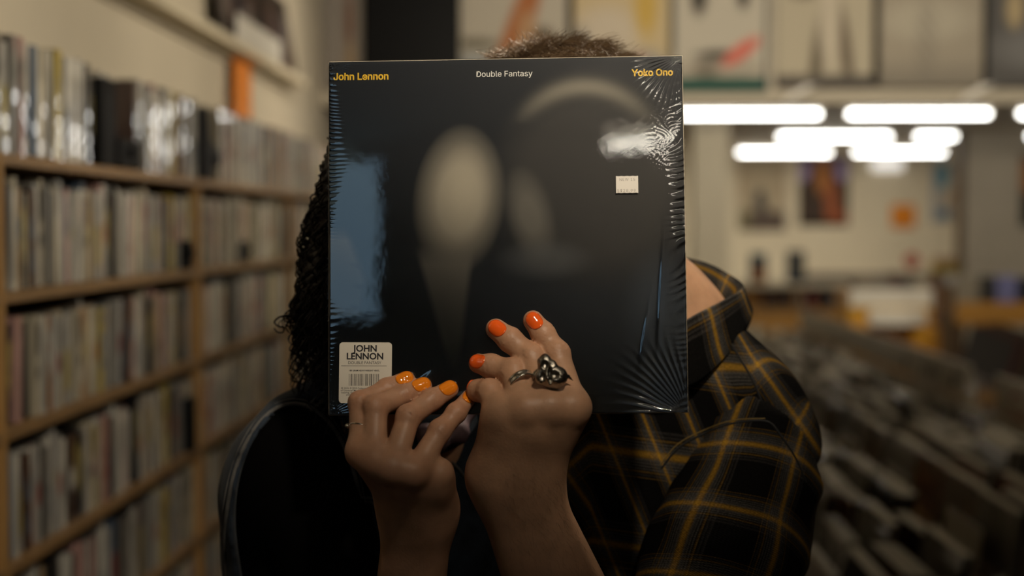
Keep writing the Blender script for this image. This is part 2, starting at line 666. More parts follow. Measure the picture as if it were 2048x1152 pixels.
def make_bay(y0, y1, label, first=False):
    t = thing('media_bookcase', label, 'bookcase', (SX, (y0 + y1) / 2, 0), 0, 'wooden bookcases along the left wall')
    oy = (y0 + y1) / 2
    g = 0.0005
    for i, z in enumerate(SHELF_Z):
        MB().box((SB - SX, y0 - oy + 0.009 + g, z - 0.019), (-0.001, y1 - oy - 0.009 - g, z), bev=0.0015).build('shelf', M['wood'], t)
    MB().box((SB - SX, y1 - oy - 0.0075, 0), (0, y1 - oy + 0.0075, SHELF_Z[0] + (-0.02 if y1 > 3 else 0)), bev=0.0015).build('upright', M['wood_post'], t)
    if first:
        MB().box((SB - SX, y0 - oy - 0.009, 0), (0, y0 - oy + 0.009, SHELF_Z[0] - 0.02), bev=0.0015).build('upright', M['wood_post'], t)
    MB().box((SB - SX - 0.0045, y0 - oy + 0.0095, 0), (SB - SX - 0.0005, y1 - oy - 0.0095, SHELF_Z[0] - 0.02)).build('back_panel', M['wood_dark'], t)
    MB().box((SB - SX + 0.01, y0 - oy + 0.01, 0), (-0.02, y1 - oy - 0.01, 0.06)).build('plinth', M['wood_dark'], t)
    return t


make_bay(BAYS[0] - 1.268, BAYS[0], 'wooden media bookcase closest to the viewer, mostly outside the picture', True)
make_bay(BAYS[0], BAYS[1], 'wooden media bookcase with rows of disc cases, between the first two uprights')
make_bay(BAYS[1], BAYS[2], 'wooden media bookcase standing behind the dark curly hair')
make_bay(BAYS[2], BAYS[3], 'wooden media bookcase at the far end of the wall, hidden by the cover')


def case_mesh(name, th, h, d, tint, seed):
    """an upright disc case, origin at the middle of its foot; spine faces +X; printed paper shows behind the sleeve"""
    r = random.Random(seed)
    nz = 10
    v, f, c = [], [], []
    t = th / 2
    # spine grid with printed bands
    zs = np.linspace(0, h, nz)
    base = np.array(tint)
    band = r.choice([(0.75, 0.72, 0.66), (0.02, 0.02, 0.02), tuple(base * 0.55), tuple(np.minimum(base * 1.3, 0.8)), (0.35, 0.08, 0.06), (0.12, 0.16, 0.22), (0.45, 0.36, 0.1)])
    lo, hi = r.uniform(0.1, 0.5), r.uniform(0.5, 0.95)
    for z in zs:
        for y, x in ((-t, -0.002), (-t * 0.72, 0), (t * 0.72, 0), (t, -0.002)):
            v.append((x, y, z))
            q = z / h
            edge = abs(y) > t * 0.9
            col = np.array(band) if lo < q < hi and not edge and r.random() < 0.75 else base * r.uniform(0.8, 1.1)
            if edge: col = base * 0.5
            c.append(col)
    for i in range(nz - 1):
        for j in range(3):
            a = i * 4 + j
            f.append((a, a + 1, a + 5, a + 4))
    n = len(v)
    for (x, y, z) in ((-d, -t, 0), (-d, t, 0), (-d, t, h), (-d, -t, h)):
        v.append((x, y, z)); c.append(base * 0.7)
    top = (nz - 1) * 4
    f += [(n, n + 1, n + 2, n + 3), (0, n, n + 3, top), (3, top + 3, n + 2, n + 1), (top, n + 3, n + 2, top + 3), (top, top + 3, top + 2, top + 1), (0, 3, n + 1, n), (0, 1, 2, 3)]
    me = mesh_np(name, v, f)
    colour_attr(me, 'tint', np.array(c)[:len(me.vertices)])
    me.materials.append(M['case'])
    return me


kinds = {}
for cn in set(PAL) | {'teal'}:
    for k2, th in enumerate((0.0145, 0.0145, 0.022, 0.030)):
        kinds[cn, k2] = case_mesh('disc_case', th, 0.19, 0.135, tints[cn], len(cn) * 131 + k2 * 17 + ord(cn[0]))
THK = (0.0145, 0.0145, 0.022, 0.030)
rowname = ['on the top of the bookcase', 'on the second shelf down', 'on the third shelf down', 'on the fourth shelf down', 'on the fifth shelf down', 'on the sixth shelf down']
LOCK_AT = {(0, 2.66), (0, 2.79), (1, 3.36), (3, 3.30), (1, 3.95), (0, 3.62)}
far = MB()
far_c = []


def far_case(me, x, y, z, lean, sz):
    co = np.empty(len(me.vertices) * 3)
    me.vertices.foreach_get('co', co)
    co = co.reshape(-1, 3)
    ca = np.empty(len(me.vertices) * 4)
    me.color_attributes['tint'].data.foreach_get('color', ca)
    q = co * [1, 1, sz]
    y2 = q[:, 1] * math.cos(lean) + q[:, 2] * math.sin(lean)
    z2 = -q[:, 1] * math.sin(lean) + q[:, 2] * math.cos(lean)
    z2 = z2 - z2.min() + 0.0004
    far.add(np.stack([q[:, 0] + x, y2 + y, z2 + z], 1), [tuple(p.vertices) for p in me.polygons])
    far_c.append(ca.reshape(-1, 4)[:, :3])


n_ind = 0
for row in range(6):
    r = random.Random(40 + row)
    z = SHELF_Z[row] + 0.0005
    end = 6.6 if row == 0 else BAYS[3]
    y = 2.26 if row == 0 else BAYS[0] + 0.012
    yq = BAYS[0] - 1.24
    while yq < BAYS[0] - 0.05:
        k2 = r.choice((0, 0, 1, 2, 3))
        far_case(kinds[r.choice(PAL), k2], SX - 0.014, yq + THK[k2] / 2, z, 0.0, r.choice((0.9, 0.88, 0.95)))
        yq += THK[k2] + 0.001
    near = []
    lean_left = 0
    while y < end - 0.04:
        cn = r.choice(PAL)
        k2 = r.choice((0, 0, 0, 1, 1, 2, 2, 3))
        th = THK[k2]
        if row > 0:
            for b in BAYS[1:3]:
                if y < b + 0.01 and y + th > b - 0.012:
                    y = b + 0.012
        if r.random() < 0.035:
            y += r.uniform(0.006, 0.02); lean_left = r.randint(3, 8); lean_ang = r.uniform(0.02, 0.10)
        lean = lean_ang if lean_left > 0 else 0.0
        lean_left -= 1
        if row > 0 and lean > 0 and any(b - 0.10 < y < b + 0.02 for b in BAYS[1:]): lean = 0.0
        if row > 0 and any(b - 0.05 < y + th < b + 0.01 for b in BAYS[1:3]): lean = 0.0
        sz = r.choice((0.9, 0.9, 0.92, 0.9, 0.97, 0.88, 0.84, 0.9, 0.86)) if row else r.choice((1, 1, 1, 1.03, 0.95))
        if cn in ('black', 'dark brown') and r.random() < 0.3: sz *= 0.94
        dx = -0.012 - abs(r.gauss(0, 0.006))
        if row == 0 and (2.70 < y < 3.0 or 3.52 < y < 3.76): dx -= 0.035
        if y + th < BAYS[1] - 0.011 and row < 5:
            near.append((cn, k2, y + th / 2, lean, sz, dx))
        else:
            far_case(kinds[cn, k2], SX + dx, y + th / 2, z, lean, sz)
        y += th / math.cos(lean) + r.choice((0.0016, 0.0016, 0.002, 0.003)) * (1 if row < 5 else 0.5)
        if lean > 0 and lean_left <= 0: y += 0.19 * sz * math.sin(lean) + 0.002
        if row == 0 and any(abs(y - q) < 0.013 for q in (2.80, 3.05, 3.62)):
            y += 0.05
    counts = {}
    for (cn, k2, yc, lean, sz, dx) in reversed(near):
        if n_ind >= 298:
            far_case(kinds[cn, k2], SX + dx, yc, z, lean, sz)
            continue
        counts[cn] = counts.get(cn, 0) + 1
        o = put(bpy.data.objects.new('disc_case', kinds[cn, k2]))
        roll = float(np.clip(RNG.normal(0, 0.013), -0.022, 0.022))
        o.location = (SX + dx, yc, z + 0.0004 + 0.137 * max(0.0, -roll) + THK[k2] * 0.5 * math.sin(lean))
        o.rotation_euler = (-lean, roll, float(np.clip(RNG.normal(0, 0.006), -0.011, 0.011)))
        o.scale = (1, 1, sz)
        where = rowname[row] + (', counted from its far end toward the viewer' if False else '')
        tag(o, f'{ordinal(counts[cn])} {cn} disc case before the middle wooden upright, {where}', 'disc case', f'upright disc cases {rowname[row]}')
        n_ind += 1
me = mesh_np('disc_case_rows', far.v, far.f)
colour_attr(me, 'tint', np.concatenate(far_c)[:len(me.vertices)])
tag(obj('disc_case_rows', me, M['case']), 'rows of mixed disc cases filling the far shelves, beyond the middle upright', 'disc cases', kind='stuff')


def security_lock(y, row, label, wide=0.05, tall=0.075, knob=True, tower=0.0, tw=0.018):
    t = thing('security_keeper', label, 'security case', (SX - 0.019, y, SHELF_Z[row] + 0.0008))
    MB().box((-0.006, -wide / 2, 0), (0.022, wide / 2, tall), bev=0.004).build('lock_block', M['black'], t)
    if tower:
        MB().box((-0.004, -wide / 2 - tw, 0), (0.016, -wide / 2 - 0.0005, tower), bev=0.003).build('keeper_frame', M['black'], t)
    if knob:
        MB().cyl((0.022, 0, tall * 0.55), (0.030, 0, tall * 0.55), 0.013, 0.011, 18).build('lock_knob', M['black'], t)
    return t


security_lock(2.905, 0, 'black plastic security keeper with tall frame between cases on top of the bookcase', 0.15, 0.060, True, 0.172, 0.09)
security_lock(3.385, 1, 'black security keeper with round lock on the second shelf beside the upright', 0.055, 0.07)
security_lock(3.40, 3, 'black security keeper on the fourth shelf close to the upright', 0.05, 0.13, False)
security_lock(4.03, 1, 'black security keeper with round lock on the second shelf beyond the upright', 0.05, 0.06)
# black bookend / display clip standing on top, with a slanted back
t = thing('display_holder', 'black slanted display holder standing on top of the bookcase above the upright', 'holder', (SX - 0.014, 3.60, SHELF_Z[0] + 0.0008))
mb = MB()
pr = [(-0.06, 0), (0.13, 0.075), (0.135, 0.045), (0.085, 0.02), (0.06, 0.0)]
out = [(-0.055, 0), (-0.055, 0.175), (-0.02, 0.185), (0.0, 0.16), (0.02, 0.10), (0.09, 0.085), (0.13, 0.07), (0.13, 0.05), (0.06, 0.035), (0.02, 0.0)]
v = [(x, a, b) for x in (-0.01, 0.012) for a, b in out]
n = len(out)
mb.add(v, [tuple(range(n)), tuple(range(2 * n - 1, n - 1, -1))] + [(i, n + i, n + (i + 1) % n, (i + 1) % n) for i in range(n)])
mb.build('holder_body', M['black'], t)
MB().cyl((0.012, 0.07, 0.05), (0.02, 0.07, 0.05), 0.014, n=16).build('lock_knob', M['black'], t)

# ------------------------------------------------------------------ display ledge with record covers above the shelves
LX = -0.98
t = thing('display_ledge', 'cream wall ledge above the bookcases, carrying record covers', 'shelf', (XL, 3.0, 2.073))
MB().box((0, -4.0, -0.018), (LX - XL, 2.75, 0.0), bev=0.002).build('ledge_board', M['wall_back'], t)
MB().box((LX - XL - 0.012, -4.0, 0.0005), (LX - XL, 2.75, 0.012), bev=0.002).build('front_lip', M['wall'], t)
MB().box((0, -4.0, -0.04), (0.012, 2.75, -0.0185)).build('wall_cleat', M['wall'], t)


def cover_dark(seed, warm=True):
    r = np.random.default_rng(seed)
    cs = r.uniform(0.1, 0.9, (5, 2))

    def fn(u, v):
        c = flat(u, (0.035, 0.026, 0.022))
        for i, (a, b) in enumerate(cs):
            col = [(0.10, 0.06, 0.05), (0.22, 0.19, 0.18), (0.05, 0.04, 0.05), (0.16, 0.13, 0.12), (0.08, 0.045, 0.03)][i]
            c = mixc(c, col, blob(u, v, a, b, 0.2, 0.3, 1.5) * 0.8)
        return c
    return fn


def wall_cover(y, label, fn, w=0.31, z=2.0745, x=None):
    t = thing('record_cover', label, 'record', (LX - 0.022 if x is None else x, y, z), math.pi / 2)
    t.rotation_euler = (math.radians(-9), 0, math.pi / 2)
    print_panel('front_print', w, w, fn, t, 20, M['glossprint'], 0.003)
    return t


yy = 5.5
for i, lab in enumerate(['dark brown record cover at the far end of the wall ledge', 'dark plum record cover on the ledge, behind the white card', 'blackish record cover on the ledge, second from the white card', 'dark record cover on the ledge nearest the viewer']):
    wall_cover(yy - i * 0.33, lab, cover_dark(3 + i))
t = thing('white_card', 'white glossy card lying against the lip of the wall ledge', 'card', (LX - 0.006, 4.85, 2.094))  # plain stand-in for an unidentified white piece on the ledge
MB().box((-0.004, -0.36, -0.008), (0.0035, 0.36, 0.075), bev=0.002).build('card_sheet', mat('gloss_white', (0.85, 0.82, 0.75), 0.2), t)
t = thing('hanging_tag', 'bright orange paper tag hanging below the cream wall ledge', 'tag', (XL + 0.028, 4.77, 2.0545))
MB().box((0, -0.135, -0.195), (0.0012, 0.135, 0.0)).build('paper_strip', M['orange_paper'], t)
MB().box((-0.006, -0.02, -0.012), (-0.0003, 0.02, 0.0002)).build('clip', M['black'], t)

# ------------------------------------------------------------------ posters hanging from the bulkhead
PY = BY - 0.036


def p_stripes(u, v):
    c = flat(u, (0.22, 0.19, 0.16))
    c = mixc(c, (0.33, 0.31, 0.29), np.clip(np.sin(u * 19 + 1) * 1.2, 0, 1) * 0.6)
    c = mixc(c, (0.14, 0.055, 0.03), blob(u, v, 0.68, 0.62, 0.10, 0.30, 1.5))
    c = mixc(c, (0.26, 0.18, 0.10), blob(u, v, 0.70, 0.22, 0.13, 0.25, 1.5))
    return mixc(c, (0.05, 0.04, 0.035), np.clip((u - 0.93) / 0.04, 0, 1))


def p_black(u, v):
    return flat(u, (0.004, 0.004, 0.0042))


def p_sienna(u, v):
    c = flat(u, (0.42, 0.38, 0.31))
    c = mixc(c, (0.10, 0.09, 0.06), blob(u, v, 0.1, 0.42, 0.30, 0.06, 2) * 0.8)
    c = mixc(c, (0.26, 0.29, 0.31), np.clip((0.36 - v) / 0.1, 0, 1) * 0.9)
    c = mixc(c, (0.35, 0.13, 0.05), blob(u, v, 0.52, 0.5, 0.13, 0.75, 1.5, -0.35))
    c = mixc(c, (0.40, 0.24, 0.13), blob(u, v, 0.62, 0.45, 0.10, 0.3, 1.5))
    c = mixc(c, (0.08, 0.06, 0.04), blob(u, v, 0.78, 0.42, 0.12, 0.16, 1.5))
    return c


def p_yellow(u, v):
    c = flat(u, (0.50, 0.40, 0.24))
    c = mixc(c, (0.52, 0.45, 0.35), blob(u, v, 0.35, 0.5, 0.4, 0.3, 2))
    c = mixc(c, (0.50, 0.34, 0.09), blob(u, v, 0.75, 0.78, 0.14, 0.35, 2))
    c = mixc(c, (0.30, 0.29, 0.27), blob(u, v, 0.72, 0.18, 0.3, 0.2, 2))
    c = mixc(c, (0.46, 0.25, 0.18), blob(u, v, 0.68, 0.22, 0.10, 0.12, 2) * 0.8)
    return mixc(c, (0.22, 0.22, 0.22), blob(u, v, 0.08, 0.3, 0.1, 0.3, 2))


def p_green(u, v):
    c = flat(u, (0.48, 0.44, 0.36))
    for a, b, w, h in ((0.28, 0.86, 0.10, 0.2), (0.74, 0.88, 0.08, 0.16), (0.5, 0.33, 0.3, 0.05), (0.36, 0.2, 0.16, 0.08)):
        c = mixc(c, (0.05, 0.045, 0.04), blob(u, v, a, b, w, h, 2))
    c = mixc(c, (0.30, 0.26, 0.2), blob(u, v, 0.5, 0.2, 0.6, 0.1, 2) * 0.6)
    c = mixc(c, (0.58, 0.16, 0.12), blob(u, v, 0.72, 0.36, 0.24, 0.075, 1.5, 0.55))
    c = mixc(c, (0.012, 0.075, 0.06), np.clip((0.135 - v) / 0.02, 0, 1))
    return mixc(c, (0.03, 0.04, 0.05), np.clip((np.abs(u - 0.5) - 0.46) / 0.02, 0, 1))


def p_figure(u, v):
    c = flat(u, (0.45, 0.40, 0.30))
    c = mixc(c, (0.13, 0.11, 0.08), blob(u, v, 0.27, 0.95, 0.22, 0.14, 2))
    c = mixc(c, (0.12, 0.10, 0.07), blob(u, v, 0.44, 0.35, 0.08, 0.5, 2, -0.14))
    c = mixc(c, (0.14, 0.11, 0.08), blob(u, v, 0.72, 0.35, 0.07, 0.5, 2, 0.14))
    c = mixc(c, (0.52, 0.46, 0.36), blob(u, v, 0.55, 0.6, 0.12, 0.5, 2))
    return mixc(c, (0.10, 0.09, 0.08), np.clip((0.14 - v) / 0.05, 0, 1))


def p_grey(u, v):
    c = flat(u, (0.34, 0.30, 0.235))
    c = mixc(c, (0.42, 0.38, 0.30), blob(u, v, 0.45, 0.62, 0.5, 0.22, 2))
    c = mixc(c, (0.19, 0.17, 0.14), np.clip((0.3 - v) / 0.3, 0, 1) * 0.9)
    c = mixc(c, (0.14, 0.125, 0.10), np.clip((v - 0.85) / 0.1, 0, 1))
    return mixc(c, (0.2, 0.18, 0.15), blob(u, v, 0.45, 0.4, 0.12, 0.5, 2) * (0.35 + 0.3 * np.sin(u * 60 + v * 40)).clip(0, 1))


def p_slate(u, v):
    c = flat(u, (0.10, 0.095, 0.09))
    c = mixc(c, (0.18, 0.175, 0.17), blob(u, v, 0.6, 0.35, 0.6, 0.25, 2))
    c = mixc(c, (0.42, 0.33, 0.19), blob(u, v, 0.25, 0.72, 0.10, 0.2, 2))
    return mixc(c, (0.36, 0.28, 0.17), blob(u, v, 0.6, 0.8, 0.08, 0.14, 2))


D6 = PY / cf[1]
posters = [(648, 724, p_stripes, 'brown and grey striped poster, narrow, beside the wall corner', 0, -4),
           (727, 921, p_black, 'plain black poster hanging from the bulkhead', 0, 3),
           (925, 1133, p_sienna, 'pale poster with a sienna figure on a tilted line, above the brown hair', 0, 0),
           (1147, 1337, p_yellow, 'pale yellow poster hanging above the middle of the cover', 0, 0),
           (1341, 1531, p_green, 'black and cream poster with a pink streak and dark green foot', 0, 0),
           (1547, 1737, p_figure, 'sepia poster with two dark upright legs', 0, 0),
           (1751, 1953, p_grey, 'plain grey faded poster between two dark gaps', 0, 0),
           (1964, 2165, p_slate, 'slate grey poster with tan flecks', 0, 0)]
bot = {p_green: 186}
for (a, b, fn, lab, dz, dy) in posters:
    p0, p1 = P(a, 180, PY), P(b, 180, PY)
    zb = float(P(1100, bot.get(fn, 178), PY)[2])
    w = float(np.linalg.norm(p1 - p0))
    t = thing('hanging_poster', lab, 'poster', (float((p0 + p1)[0] / 2), PY - 0.003, zb), 0, 'posters hanging from the bulkhead')
    h = min(0.61, CEIL - 0.004 - zb)
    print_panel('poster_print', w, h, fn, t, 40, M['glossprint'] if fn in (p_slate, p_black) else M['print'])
    MB().box((-w / 2 + 0.03, -0.004, h - 0.014), (w / 2 - 0.03, 0.0022, h + 0.001)).build('top_clip', M['black'], t)
# dark backing strips seen in the gaps between posters
for (a, b, lab) in ((1133, 1147, 'sienna and yellow posters'), (1736, 1751, 'sepia and grey posters'), (1953, 1964, 'grey and slate posters')):
    p0, p1 = P(a, 180, PY), P(b, 180, PY)
    zb = float(P(1100, 176, PY)[2])
    t = thing('black_strip', f'black hanging strip in the gap between the {lab}', 'strip', (float((p0 + p1)[0] / 2), PY + 0.004, zb))
    w = float(p1[0] - p0[0])
    MB().box((-w / 2 - 0.01, 0.001, 0), (w / 2 + 0.01, 0.01, CEIL - 0.006 - zb)).build('strip_board', M['black_matt'], t)
# small white flags clipped under the bulkhead
for (a, lab) in ((1608, 'white folded price flag under the sepia poster'), (1962, 'white folded price flag between the grey and slate posters')):
    p0 = P(a, 192, 6.4)
    t = thing('price_flag', lab, 'sign', tuple(map(float, (p0[0], BY - 0.095, 2.134))))
    mb = MB()
    w = 0.075
    for s_, q in ((1, 0.0), (-1, 0.0)):
        v = [(-w, 0, -0.088), (w * 0.9, 0, -0.012), (w * 0.9, 0.0, -0.001), (w * 0.2, 0, -0.001), (-w, 0, -0.05)]
    v = [(-w, 0, -0.085), (w * 0.55, 0, -0.012), (w * 0.95, 0, -0.001), (w * 0.2, 0, -0.001), (-w, 0, -0.055)]
    v2 = [(x, 0.05, z) for x, y, z in v]
    mb.add(v + v2, [(0, 1, 2, 3, 4), (9, 8, 7, 6, 5)] + [(i, (i + 1) % 5, 5 + (i + 1) % 5, 5 + i) for i in range(5)])
    mb.build('flag_card', M['white'], t)
# ------------------------------------------------------------------ record bins on the right
def gl(r, cn):
    return cn


RX0 = 0.56
BIN_Y0, BIN_PITCH, NB = 2.72, 0.345, 19
t = thing('record_bins', 'long wooden table of record bins beside the aisle', 'record bin', (RX0, BIN_Y0, 0))
LEN = BIN_PITCH * NB
tiers = [(0.0, 0.50, 0.42), (0.52, 1.02, 0.49)]      # x0, x1, floor height of the bin
for i, (x0, x1, zf) in enumerate(tiers):
    MB().box((x0, 0, zf - 0.02), (x1, LEN, zf)).build('bin_floor', M['wood_dark'], t)
    MB().box((x0 - 0.018, 0, zf - 0.10), (x0 - 0.0005, LEN, zf + 0.13), bev=0.002).build('front_board', M['wood_orange'], t)
    for b in range(NB + 1):
        y = b * BIN_PITCH
        pts = [(x0, zf), (x1, zf), (x1, zf + 0.22), (x0, zf + 0.13)]
        v = [(px, yy, pz) for yy in (y - 0.005, y + 0.005) for px, pz in pts]
        MB().add(v, [(0, 1, 2, 3), (7, 6, 5, 4), (0, 4, 5, 1), (1, 5, 6, 2), (2, 6, 7, 3), (3, 7, 4, 0)]).build('bin_divider', M['wood_dark'], t)
MB().box((1.0205, 0, 0.3), (1.04, LEN, 0.83), bev=0.002).build('spine_board', M['wood_dark'], t)
for y in (0.1, LEN / 2, LEN - 0.1):
    for x in (0.06, 0.95):
        MB().box((x - 0.03, y - 0.03, 0), (x + 0.03, y + 0.03, 0.395)).build('leg', M['wood_orange'], t)

rec_t = {'cream': (0.50, 0.45, 0.35), 'white': (0.62, 0.58, 0.50), 'grey': (0.22, 0.205, 0.175), 'taupe': (0.24, 0.18, 0.13), 'black': (0.018, 0.017, 0.016), 'brown': (0.11, 0.06, 0.03), 'slate': (0.09, 0.11, 0.13), 'rust': (0.22, 0.08, 0.03), 'olive': (0.16, 0.13, 0.04), 'pale grey': (0.36, 0.34, 0.29)}
RPAL = ['grey'] * 5 + ['black'] * 6 + ['pale grey'] * 4 + ['taupe'] * 4 + ['cream'] * 3 + ['white'] * 2 + ['brown', 'slate', 'rust', 'olive']


def record_mesh(cn, seed):
    """a record in its plastic outer sleeve: front face to -X, foot at the origin, slightly bowed, sleeve lip above"""
    r = np.random.default_rng(seed)
    n = 6
    ys = np.linspace(-0.157, 0.157, n)
    zs = np.array([0, 0.08, 0.16, 0.24, 0.309, 0.315])
    v, c, f = [], [], []
    base = np.array(rec_t[cn]) * 0.55
    cx, cy = r.uniform(-0.08, 0.08), r.uniform(0.1, 0.25)
    c2 = np.clip(base * r.uniform(0.4, 1.7), 0.01, 0.7)
    for s_ in (0, 1):
        for y in ys:
            for j_, z in enumerate(zs):
                bow = 0.0003 * math.sin(z * 9 + seed) * math.sin(y * 9)
                v.append((s_ * 0.0042 + bow, y, z))
                d = math.hypot(y - cx, z - cy)
                c.append(np.array((0.36, 0.34, 0.29)) if j_ == n - 1 else (base * 0.9 if d > 0.085 else c2))
    for i in range(n - 1):
        for j in range(n - 1):
            a = i * n + j
            f.append((a, a + 1, a + n + 1, a + n))
            b = a + n * n
            f.append((b, b + n, b + n + 1, b + 1))
    for k in range(n - 1):
        for (p, q) in ((k * n + n - 1, (k + 1) * n + n - 1), ((k + 1) * n, k * n), (k, k + 1), ((n - 1) * n + k + 1, (n - 1) * n + k)):
            f.append((p, p + n * n, q + n * n, q))
    # lip of the plastic sleeve
    m0 = len(v)
    for y in ys:
        v.append((0.0003, y, 0.3151)); v.append((0.0016, y, 0.3185)); v.append((0.0042, y, 0.3151))
        c += [np.array((0.45, 0.43, 0.38))] * 3
    for k in range(n - 1):
        a = m0 + 3 * k
        f += [(a, a + 3, a + 4, a + 1), (a + 1, a + 4, a + 5, a + 2)]
    me = mesh_np('record_sleeve', v, f)
    colour_attr(me, 'tint', np.array(c)[:len(me.vertices)])
    me.materials.append(M['sleeve'])
    return me


M['sleeve'] = attr_mat('plastic_sleeved_print', 'tint', 0.25, coat=1.0, bump=0.3, bscale=22)
M['sleeve'].node_tree.nodes['Principled BSDF'].inputs['Coat Roughness'].default_value = 0.06
rk = {}
for cn in rec_t:
    for q in range(2):
        rk[cn, q] = record_mesh(cn, len(cn) * 7 + q * 3 + ord(cn[0]))
stuffm, stuffc = MB(), []


def stuff_rec(me, loc, rot, sz):
    Mx = Matrix.LocRotScale(Vector(loc), rot.to_euler() if hasattr(rot, 'to_euler') else rot, Vector((1, 1, sz)))
    A = np.array(Mx)
    co = np.empty(len(me.vertices) * 3); me.vertices.foreach_get('co', co); co = co.reshape(-1, 3)
    ca = np.empty(len(me.vertices) * 4); me.color_attributes['tint'].data.foreach_get('color', ca)
    stuffm.add(co @ A[:3, :3].T + A[:3, 3], [tuple(p.vertices) for p in me.polygons])
    stuffc.append(ca.reshape(-1, 4)[:, :3])


from mathutils import Euler
n_rec = 0
for b in range(NB):
    for ti, (x0, x1, zf) in enumerate(tiers):
        r = random.Random(100 * b + ti)
        x = RX0 + x0 + 0.012
        lean = r.uniform(0.10, 0.22)
        xe = RX0 + x1 - 0.075
        i = 0
        pack, pdz = r.randint(1, 6), 0.0
        cnt = {}
        yc = BIN_Y0 + (b + 0.5) * BIN_PITCH
        while x < xe - 0.06:
            i += 1
            cn = r.choice(RPAL)
            me = rk[cn, r.randint(0, 1)]
            if pack == 0:
                l2 = r.uniform(0.03, 0.30)
                if l2 < lean: x += 0.33 * (lean - l2) + 0.004
                lean = l2
                if x > xe - 0.05: break
            if pack > 0:
                pack -= 1
                step = 0.0052
            else:
                pack = r.randint(3, 9)
                step = r.choice((0.02, 0.035, 0.05, 0.08))
                x += step
                if x > xe - 0.05: break
                pdz = r.choice((0, 0, 0.01, 0.03, 0.05))
            dz = pdz + r.choice((0, 0, 0.001, 0.003))
            if step != 0.0052 or i == 1: pry, prz = r.uniform(-0.004, 0.004), r.uniform(-0.02, 0.02)
            loc = (x, yc + pry, zf + 0.002 + dz)
            rot = Euler((0, lean, prz))
            if n_rec < 296 and b < 9:
                o = put(bpy.data.objects.new('record_sleeve', me))
                o.location, o.rotation_euler = loc, rot
                cnt[cn] = cnt.get(cn, 0) + 1
                row = ['front', 'raised rear'][ti]
                tag(o, f'{ordinal(cnt[cn])} {cn} record from the aisle, {row} row, {ordinal(b + 1)} bin from the viewer', 'record', f'records standing in the {row} row of bins')
                n_rec += 1
            else:
                stuff_rec(me, loc, rot, 1)
            x += 0.0064
        # taller grey divider cards behind the records
        if b % 2 == 0 or ti == 1:
            c = thing('divider_card', f'grey plastic divider card at the back of the {ordinal(b + 1)} bin, {["front", "raised rear"][ti]} row', 'divider', (RX0 + x1 - 0.058, yc, zf + 0.003), 0, 'grey divider cards in the record bins')
            c.rotation_euler = (0, 0.12, 0)
            mb = MB().box((0, -0.155, 0), (0.002, 0.155, 0.345))
            mb.build('card_sheet', M['grey_plastic'], c)
me = mesh_np('record_rows', stuffm.v, stuffm.f)
colour_attr(me, 'tint', np.concatenate(stuffc)[:len(me.vertices)])
tag(obj('record_rows', me, M['sleeve']), 'rows of records filling the farther bins of the table', 'records', kind='stuff')

# header boards standing on the spine of the bins
HX = RX0 + 1.05


def header(y0, y1, label, marks):
    zt = 0.950
    t = thing('header_board', label, 'sign', (HX, (y0 + y1) / 2, 0.8305))
    l = (y1 - y0) / 2
    MB().box((-0.004, -l, 0.0), (0.004, l, zt - 0.83), bev=0.002).build('sign_panel', M['grey_plastic'], t)
    MB().box((-0.007, -l, zt - 0.83 + 0.0005), (0.007, l, zt - 0.83 + 0.012), bev=0.002).build('top_edge', mat('pale_edge', (0.42, 0.37, 0.29), 0.4), t)
    for s_ in (-1, 1):
        MB().box((-0.006, s_ * (l - 0.04) - 0.01, -0.02), (0.006, s_ * (l - 0.04) + 0.01, 0.0)).build('foot', M['wood_dark'], t)
    for (y, z, w, h) in marks:
        MB().box((-0.0048, y - l - w / 2, z), (-0.0041, y - l + w / 2, z + h)).build('lettering', M['black'], t)
    return t


header(5.46, 9.15, 'long grey header board along the top of the record bins, with dark lettering', [(0.22, 0.03, 0.05, 0.05), (0.46, 0.03, 0.035, 0.055), (0.56, 0.03, 0.05, 0.055), (0.68, 0.03, 0.03, 0.055), (0.98, 0.03, 0.06, 0.05)])
h2 = header(3.9, 5.14, 'shorter grey header board with a faded red ring mark', [])
pts = [V(-0.0046, 0.38 + 0.085 * math.cos(a), 0.05 + 0.038 * math.sin(a)) for a in np.linspace(0, 2 * math.pi, 33)]
v, f = tubes([(pts, 0.006)], 6)
v[:, 0] = -0.0046 + (v[:, 0] + 0.0046) * 0.08
obj('red_ring', mesh_np('red_ring', v, f), mat('faded_red', (0.20, 0.035, 0.02), 0.6), h2)
t = thing('price_card', 'white glossy price card standing in the gap between the header boards', 'card', (HX - 0.05, 5.30, 0.8305))
MB().box((-0.002, -0.07, -0.04), (0.0, 0.07, 0.105), bev=0.0008).build('card_sheet', mat('gloss_card', (0.72, 0.68, 0.6), 0.2, coat=0.5), t)

# ------------------------------------------------------------------ the back room
def wall_poster(name_label, a, b, top, bottom, D, fn, cat='poster', nm='wall_poster', gr='posters on the far wall'):
    p0, p1 = P(a, bottom, D), P(b, top, D)
    t = thing(nm, name_label, cat, (float((p0 + p1)[0] / 2), YF - 0.004 if D > 19 else D, float(p0[2])), 0, gr)
    print_panel('poster_print', float(p1[0] - p0[0]), float(p1[2] - p0[2]), fn, t, 30)
    return t


